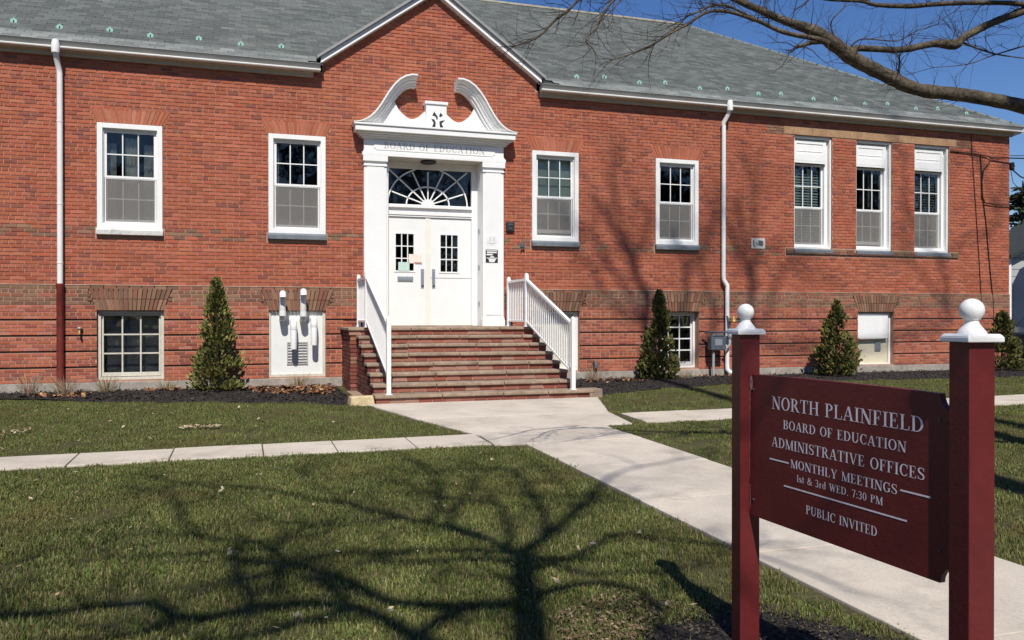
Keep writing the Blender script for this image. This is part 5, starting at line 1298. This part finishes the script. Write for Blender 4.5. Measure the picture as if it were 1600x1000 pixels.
SHADE_TREE = [
 [(-0.12,-17.99,-0.2,0.24), (-0.07,-17.99,2.5,0.17), (-0.01,-17.99,5,0.12), (0.03,-17.99,5.58,0.09), (0.14,-18.01,6.57,0.087), (0.18,-18.01,6.94,0.084), (0.21,-18.02,7.43,0.081), (0.24,-18.03,7.78,0.078), (0.28,-18.03,8.13,0.075)],
 [(0.28,-18.03,8.13,0.055), (0.42,-18.12,8.51,0.051), (0.6,-18.22,9.01,0.046), (0.76,-18.31,9.57,0.042), (0.88,-18.39,9.86,0.037)],
 [(0.43,-18.06,8.44,0.039), (0.55,-18.05,9.08,0.036), (0.55,-18.01,9.59,0.033), (0.57,-17.98,10.19,0.03), (0.5,-17.93,10.86,0.028), (0.31,-17.86,10.98,0.025)],
 [(0.27,-18.03,8.04,0.055), (0.19,-17.96,8.14,0.052), (0.11,-17.89,8.34,0.048), (-0.01,-17.81,8.56,0.045), (-0.22,-17.71,8.71,0.042), (-0.42,-17.62,8.88,0.038), (-0.74,-17.5,9.3,0.035), (-1.08,-17.38,9.53,0.032), (-1.45,-17.25,9.91,0.028), (-1.92,-17.1,10.04,0.025)],
 [(-0.26,-17.93,8.98,0.033), (-0.16,-17.94,9.86,0.028), (-0.16,-17.93,10.85,0.024), (-0.36,-17.89,11.76,0.019)],
 [(-0.12,-17.96,8.88,0.033), (-0.09,-17.98,9.39,0.029), (0.08,-18.03,10.27,0.024), (0.3,-18.08,11.2,0.019), (0.5,-18.14,11.27,0.015)],
 [(0.2,-18.02,8.17,0.033), (0.24,-18.02,8.53,0.031), (0.26,-18.01,8.99,0.03), (0.25,-18,9.53,0.028), (0.09,-17.96,9.66,0.027), (-0.14,-17.9,9.81,0.025)],
 [(0.27,-18.03,8.07,0.039), (0.17,-18.01,8.11,0.035), (-0.16,-17.94,8.21,0.031), (-0.53,-17.86,8.2,0.027), (-0.81,-17.8,8.19,0.023), (-1.02,-17.76,7.96,0.019)],
 [(0.24,-18.03,7.73,0.044), (0.16,-17.96,7.85,0.039), (-0,-17.88,7.89,0.035), (-0.29,-17.78,7.79,0.03), (-0.49,-17.69,7.79,0.025)],
 [(0.18,-18.02,6.99,0.061), (0.13,-17.92,7,0.057), (-0.12,-17.79,6.89,0.054), (-0.38,-17.66,6.89,0.051), (-0.48,-17.56,6.92,0.047), (-0.68,-17.44,7.21,0.044), (-0.89,-17.32,7.37,0.041), (-0.99,-17.22,7.33,0.038)],
 [(-1.09,-17.77,8,0.033), (-1.18,-17.85,8.52,0.028), (-1.15,-17.95,9.06,0.024), (-1.03,-18.07,9.36,0.019)],
 [(-1.09,-17.77,8,0.033), (-1.07,-17.74,7.69,0.026), (-1.02,-17.72,7.35,0.019)],
 [(-0.01,-17.98,7.11,0.05), (-0.16,-17.95,7.07,0.045), (-0.27,-17.94,6.86,0.042), (-0.36,-17.92,6.67,0.037)],
 [(0.07,-17.99,5.92,0.055), (-0.11,-17.89,6.21,0.054), (-0.33,-17.78,6.5,0.052), (-0.49,-17.69,6.75,0.051), (-0.61,-17.6,6.84,0.05), (-0.85,-17.49,6.85,0.048), (-1.04,-17.38,6.73,0.047), (-1.18,-17.29,6.54,0.046), (-1.34,-17.19,6.47,0.044), (-1.46,-17.11,6.58,0.043), (-1.56,-17.02,6.6,0.042), (-1.74,-16.92,6.47,0.04), (-1.92,-16.82,6.31,0.039), (-2.14,-16.71,6.22,0.037)],
 [(-0.63,-17.86,7.09,0.05), (-0.83,-17.86,7.03,0.041), (-1,-17.86,6.91,0.033), (-1.25,-17.85,6.84,0.025)],
 [(-1.44,-17.7,7.08,0.039), (-1.53,-17.77,7.02,0.032), (-1.73,-17.81,6.99,0.025)],
 [(-0.63,-17.86,7.09,0.033), (-0.79,-17.76,7.43,0.028), (-0.95,-17.66,7.59,0.024), (-1.06,-17.57,7.55,0.019)],
 [(-1.11,-17.76,7.19,0.039), (-1.22,-17.84,7.61,0.037), (-1.34,-17.91,8.04,0.036), (-1.44,-17.98,8.62,0.034), (-1.46,-18.08,8.98,0.033), (-1.61,-18.14,9.23,0.031), (-1.81,-18.2,9.5,0.03), (-2.02,-18.25,10.06,0.028), (-2.18,-18.31,10.74,0.027), (-2.38,-18.37,11.24,0.025)],
 [(-1.38,-17.71,8.54,0.022), (-1.33,-17.81,8.67,0.019), (-1.2,-17.92,8.83,0.016), (-1.11,-18.03,9.01,0.013)],
 [(-1.69,-17.65,8.75,0.022), (-1.95,-17.64,8.94,0.019), (-2.14,-17.65,8.94,0.016), (-2.6,-17.61,9.23,0.013)],
 [(-1.4,-17.71,8.41,0.022), (-1.63,-17.64,8.29,0.019), (-1.87,-17.57,8.26,0.016), (-2.22,-17.47,8.13,0.013)],
 [(0.25,-18.03,7.75,0.044), (0.33,-18.1,7.97,0.041), (0.5,-18.18,8.04,0.039), (0.69,-18.27,8.38,0.036), (0.87,-18.35,8.76,0.033), (1,-18.43,8.73,0.03), (1.28,-18.53,8.61,0.028), (1.46,-18.62,8.51,0.025)],
 [(0.25,-18.03,7.62,0.033), (0.39,-18.09,7.85,0.029), (0.52,-18.14,7.7,0.026), (0.7,-18.21,7.69,0.022), (0.95,-18.29,7.72,0.019)],
 [(0.2,-18.02,7.14,0.044), (0.27,-17.95,7.13,0.041), (0.52,-17.92,7.2,0.038), (0.67,-17.87,7.13,0.035), (0.83,-17.82,6.83,0.031), (0.86,-17.75,6.47,0.028), (0.83,-17.66,6,0.025)],
 [(0.92,-18.16,9.58,0.033), (1.27,-18.24,10.61,0.027), (1.65,-18.32,11.12,0.021), (2.42,-18.48,11.74,0.015)],
 [(0.83,-18.14,9.49,0.022), (0.83,-18.15,10.3,0.019), (0.8,-18.15,11.29,0.016), (0.61,-18.12,12.33,0.013)],
 [(-0.47,-17.89,9.21,0.022), (-0.71,-17.74,8.92,0.019), (-0.93,-17.6,8.79,0.016), (-1.27,-17.43,8.86,0.013)],
 [(-0.8,-17.82,9.7,0.022), (-1.07,-17.68,10.28,0.017), (-1.29,-17.56,10.97,0.013)]]
TALL_TREE = [
 [(4.71,-17,-0.2,0.3), (4.81,-17,6,0.22), (4.91,-17,12,0.16), (4.81,-17,21.78,0.095), (4.88,-16.95,22.03,0.089), (4.72,-16.9,22.38,0.082), (4.56,-16.85,22.78,0.076), (4.4,-16.8,23.07,0.069), (4.18,-16.75,23.41,0.063), (3.92,-16.7,23.75,0.056), (3.65,-16.65,23.98,0.05)],
 [(4.81,-17,21.83,0.057), (4.42,-16.95,22.28,0.052), (4.1,-16.9,22.73,0.046), (3.89,-16.85,23.02,0.041), (3.73,-16.8,23.21,0.035), (3.42,-16.75,23.34,0.03)],
 [(4.61,-17,22.7,0.048), (4.55,-17.02,23.24,0.043), (4.32,-17.05,23.67,0.039), (4.18,-17.07,24.16,0.034), (4.03,-17.09,24.69,0.03)],
 [(4.81,-17,21.78,0.057), (4.35,-17.06,22,0.05), (3.89,-17.11,22.48,0.043), (3.66,-17.17,22.89,0.037), (3.49,-17.22,23.26,0.03)],
 [(4.93,-17,21.47,0.057), (5.63,-16.97,21.84,0.052), (5.73,-16.93,22.22,0.046), (5.74,-16.9,22.96,0.041), (5.64,-16.87,23.18,0.035), (5.53,-16.83,23.45,0.03)],
 [(5.74,-17,22.82,0.038), (5.92,-16.95,23.03,0.032), (6.17,-16.9,23.23,0.026), (6.36,-16.84,23.54,0.02)],
 [(4.93,-17,21.27,0.067), (6.09,-16.99,21.24,0.06), (6.39,-16.99,21.55,0.054), (6.42,-16.98,22.07,0.048), (6.27,-16.97,22.59,0.042), (6.1,-16.96,22.94,0.036), (6.19,-16.96,23.41,0.03)],
 [(4.41,-17,23.06,0.038), (4.69,-17.01,23.34,0.032), (4.86,-17.03,23.72,0.026), (4.8,-17.04,24.14,0.02)]]
FORKED_TREE = [
 [(6.88,-19,-0.2,0.32), (6.98,-19,7,0.24), (7.08,-19,14,0.18), (6.98,-19,23.88,0.085), (6.98,-18.99,24.62,0.078), (6.98,-18.99,25.26,0.071), (6.73,-18.98,25.67,0.064), (6.55,-18.97,26.03,0.057), (6.31,-18.96,26.39,0.05)],
 [(6.98,-19,25.28,0.057), (7.16,-19.01,25.83,0.048), (7.03,-19.03,26.38,0.039), (7.09,-19.04,27.05,0.03)],
 [(6.98,-19,23.99,0.057), (7.42,-18.99,24.3,0.05), (7.54,-18.98,24.94,0.043), (7.86,-18.97,25.37,0.037), (8.18,-18.96,25.69,0.03)],
 [(7.04,-19,23.88,0.057), (7.93,-19,23.65,0.054), (9.23,-18.99,23.74,0.05), (10.6,-18.99,23.83,0.047), (12.02,-18.98,24.05,0.043), (12.5,-18.98,24.25,0.04), (12.09,-18.97,24.89,0.037), (11.54,-18.97,25.49,0.033), (11.2,-18.96,25.75,0.03)],
 [(12.34,-19,24.59,0.048), (12.44,-18.95,25.15,0.045), (12.16,-18.91,25.63,0.043), (12.17,-18.86,25.63,0.041), (11.78,-18.82,26.1,0.039), (11.26,-18.77,26.45,0.037), (11.21,-18.73,27.03,0.034), (11.2,-18.68,27.82,0.032), (10.89,-18.64,28.11,0.03)],
 [(12.14,-19,25.69,0.038), (12.84,-18.93,26.05,0.034), (14.11,-18.85,26.55,0.031), (13.76,-18.78,27.21,0.027), (13.57,-18.7,27.71,0.024), (13.02,-18.63,27.97,0.02)],
 [(13.86,-19,27.16,0.038), (14.2,-19.09,27.61,0.032), (14.04,-19.18,28.43,0.026), (14.23,-19.26,29.04,0.02)],
 [(7.17,-19,25,0.048), (6.95,-18.97,25.46,0.042), (6.84,-18.95,26.02,0.036), (6.73,-18.92,26.67,0.03)],
 [(7,-19,25.34,0.038), (7.28,-19,25.7,0.032), (7.75,-19.01,26.02,0.026), (8.1,-19.01,25.53,0.02)]]
BOUGH_TREE = [
 [(7.75,-11.35,-0.2,0.26), (7.78,-11.32,1.2,0.22), (7.8,-11.3,2.4,0.2), (7.75,-11.25,3.2,0.17), (7.85,-11.3,5,0.13), (8.1,-11.5,8,0.08), (8.2,-11.6,10.5,0.04)],
 [(7.78,-11.27,2.5,0.1), (7.35,-11.08,2.72,0.075), (6.82,-10.83,2.87,0.0639), (6.39,-10.72,2.97,0.0612), (6.17,-10.67,3.04,0.0586), (5.89,-10.61,3.09,0.056), (5.62,-10.54,3.13,0.0533), (5.34,-10.48,3.15,0.0532), (5.16,-10.45,3.19,0.053), (5.05,-10.43,3.24,0.0552), (4.84,-10.39,3.33,0.0574), (4.71,-10.37,3.39,0.0596), (4.55,-10.35,3.49,0.0546), (4.39,-10.32,3.59,0.0473), (4.21,-10.29,3.64,0.0354), (4.07,-10.27,3.68,0.0306), (3.93,-10.25,3.73,0.0281), (3.72,-10.2,3.82,0.0257), (3.47,-10.15,3.95,0.0209), (3.17,-10.07,4.09,0.0162)],
 [(4.81,-10.34,3.37,0.0337), (4.79,-10.28,3.5,0.0291), (5.01,-10.29,3.52,0.0269), (5.25,-10.31,3.53,0.0271), (5.55,-10.35,3.6,0.0298), (5.76,-10.36,3.61,0.0425), (5.88,-10.34,3.69,0.0328), (6.15,-10.37,3.83,0.0305), (6.47,-10.41,3.96,0.0333), (6.84,-10.47,4.13,0.0361), (7.43,-10.6,4.43,0.0468), (7.8,-11.25,4.6,0.06)],
 [(7.8,-11.25,4.2,0.05), (6.69,-10.47,4,0.0231), (6.43,-10.44,4,0.0229), (6.25,-10.44,3.99,0.0202), (5.93,-10.4,3.97,0.02), (5.62,-10.36,3.94,0.0199), (5.32,-10.32,3.9,0.0197), (5.01,-10.28,3.89,0.0171), (4.85,-10.29,3.9,0.0146), (4.59,-10.26,3.89,0.012), (4.39,-10.26,3.89,0.0096)],
 [(4.54,-10.36,3.48,0.0284), (4.37,-10.35,3.52,0.0212), (4.18,-10.33,3.54,0.0187), (4.03,-10.33,3.56,0.0163), (3.88,-10.32,3.61,0.015), (3.73,-10.32,3.64,0.0138), (3.59,-10.32,3.66,0.0137), (3.44,-10.32,3.65,0.0125), (3.33,-10.32,3.6,0.0113), (3.22,-10.34,3.52,0.0101), (3.08,-10.33,3.44,0.0089), (2.91,-10.32,3.33,0.0077), (2.74,-10.31,3.25,0.0055), (2.61,-10.32,3.2,0.0033)],
 [(3.89,-10.31,3.62,0.0116), (3.76,-10.29,3.67,0.0104), (3.67,-10.29,3.7,0.0092), (3.58,-10.29,3.72,0.0092), (3.46,-10.27,3.71,0.0091), (3.37,-10.27,3.66,0.008), (3.26,-10.26,3.61,0.0068), (3.17,-10.26,3.52,0.0056), (3.01,-10.24,3.4,0.0045)],
 [(4.47,-10.34,3.52,0.0261), (4.33,-10.34,3.49,0.0188), (4.23,-10.37,3.45,0.014), (4.14,-10.39,3.42,0.0116)],
 [(3.22,-9.98,4.14,0.0165), (2.93,-9.96,4.01,0.0128), (2.63,-9.93,3.86,0.0115), (2.49,-9.95,3.76,0.0103), (2.4,-9.98,3.67,0.0102), (2.28,-10.01,3.57,0.009), (2.16,-10.04,3.44,0.0089), (2.05,-10.07,3.36,0.0066), (1.92,-10.1,3.3,0.0044)],
 [(3.51,-10.08,3.98,0.0165), (3.14,-10.03,3.95,0.0128), (2.87,-10.01,3.88,0.0115), (2.75,-10.03,3.76,0.0103), (2.66,-10.07,3.66,0.0091), (2.6,-10.12,3.57,0.009), (2.54,-10.16,3.47,0.0067), (2.44,-10.2,3.37,0.0055), (2.46,-10.27,3.29,0.0033)],
 [(3.17,-9.97,3.97,0.0094), (2.89,-10.02,3.84,0.0069), (2.76,-10.12,3.72,0.0056), (2.65,-10.22,3.61,0.0044)],
 [(5.16,-10.4,3.22,0.0145), (5.12,-10.42,3.29,0.0096), (5.1,-10.45,3.36,0.0072), (5.07,-10.48,3.41,0.0048)],
 [(6.48,-10.4,3.55,0.0051), (6.24,-10.36,3.57,0.0064), (6.08,-10.34,3.6,0.0076), (5.87,-10.31,3.66,0.0101)],
 [(4.84,-10.19,3.56,0.0074), (4.94,-10.22,3.62,0.0061), (5.2,-10.31,3.6,0.0049), (5.35,-10.35,3.68,0.0037), (5.53,-10.41,3.74,0.0029)],
 [(4.71,-10.15,3.62,0.0074), (4.68,-10.14,3.76,0.0061), (4.79,-10.17,3.89,0.0049), (4.8,-10.18,3.97,0.0037)],
 [(6.6,-10.55,3.69,0.0101), (6.29,-10.5,3.59,0.0063), (6.02,-10.47,3.5,0.005), (5.8,-10.45,3.42,0.0037), (5.5,-10.4,3.38,0.0029)]]
# ------------------------------------------------------------------ deciduous trees, bare in early spring
def smooth_path(pts, sub=3):
    out = []; n = len(pts)
    for i in range(n-1):
        p0 = Vector(pts[max(i-1, 0)][:3]); p1 = Vector(pts[i][:3]); p2 = Vector(pts[i+1][:3]); p3 = Vector(pts[min(i+2, n-1)][:3])
        for k in range(sub):
            t = k/sub; p = .5*((2*p1)+(-p0+p2)*t+(2*p0-5*p1+4*p2-p3)*t*t+(-p0+3*p1-3*p2+p3)*t**3)
            out.append((*p, pts[i][3]+(pts[i+1][3]-pts[i][3])*t))
    out.append(pts[-1]); return out
def bare_tree(name, label, limbs, seed, base, twigs=3, sub=3, sides=9, wob=.12, tl=.5, min_r=.004, tw_r=.006):
    t = empty(name, label, 'tree', base); q = random.Random(seed); tw = MB(); bx_ = Vector(base)
    def twig(p, d, l_, r_, depth):
        pts = [p]; rr = [r_]; dd_ = d.normalized(); n = 5
        for k in range(n):
            dd_ = (dd_+Vector((q.gauss(0, .22), q.gauss(0, .22), q.gauss(.03, .2)))).normalized(); pts.append(pts[-1]+dd_*l_/n); rr.append(r_*(1-(k+1)/(n+.6)))
            if depth > 0 and q.random() < .62:
                sd = (dd_+Vector((q.gauss(0, .7), q.gauss(0, .7), q.gauss(.1, .6)))).normalized(); twig(pts[-1], sd, l_*q.uniform(.35, .65), rr[-1]*.75, depth-1)
        tw.tube([x-bx_ for x in pts], rr, 4, cap=False)
    for i, limb in enumerate(limbs):
        b = MB(); b.smooth = True; sp = smooth_path(limb, sub)
        pts = [Vector(p[:3])-bx_ for p in sp]; rr = [p[3]*(1+q.uniform(-wob, wob)) for p in sp]
        b.tube(pts, rr, sides); o = b.build('trunk' if i == 0 else 'limb', M['bark']); o.parent = t
        if i == 0 and twigs < 90 and len(limb) < 6: continue
        for p, c in zip(sp[len(sp)//4 if i else len(sp)*2//3:], sp[1:]+[sp[-1]]):
            if q.random() < .12*twigs:
                k = sp.index(p); nx_ = sp[min(k+1, len(sp)-1)]; dr = Vector(nx_[:3])-Vector(p[:3])
                if dr.length < 1e-4: dr = Vector((0, 0, .1))
                d = dr.normalized()+Vector((q.gauss(0, .8), q.gauss(0, .8), q.gauss(.2, .7)))
                twig(Vector(p[:3]), d, tl*q.uniform(.5, 1.3), min(max(p[3]*.45, min_r), tw_r), 2)
        e_ = Vector(sp[-1][:3]); d = e_-Vector(sp[-2][:3])
        if d.length > 1e-4 and sp[-1][3] < .05:
            for _ in range(3): twig(e_, d.normalized()+Vector((q.gauss(0, .4), q.gauss(0, .4), q.gauss(0, .4))), tl*q.uniform(.6, 1.2), min(sp[-1][3]*.8, tw_r*1.3), 2)
    o = tw.build('twigs', M['twig']); o.parent = t; o['kind'] = 'stuff'
    return t
bare_tree('bare_tree', 'bare tree whose mottled boughs cross the sky at top right', BOUGH_TREE, 4, (7.75, -11.35, gz(-11.35)), twigs=6.5, sub=4, sides=12, wob=.08, tl=.4, min_r=.0018, tw_r=.0035)
bare_tree('bare_tree', 'bare slender tree behind the viewer casting the branching shadow on the front lawn', SHADE_TREE, 5, (-.12, -17.99, gz(-18)), twigs=5.2, sub=2, tl=1.15, tw_r=.024, min_r=.016)
bare_tree('bare_tree', 'tall bare tree behind the viewer shading the wall beside the conical shrub', TALL_TREE, 6, (4.71, -17, gz(-17)), twigs=7, sub=2, tl=1.5, tw_r=.024, min_r=.016)
bare_tree('bare_tree', 'tall bare forked tree behind the viewer shading the right end of the wall', FORKED_TREE, 8, (6.88, -19, gz(-19)), twigs=6, sub=2, tl=1.5, tw_r=.024, min_r=.016)
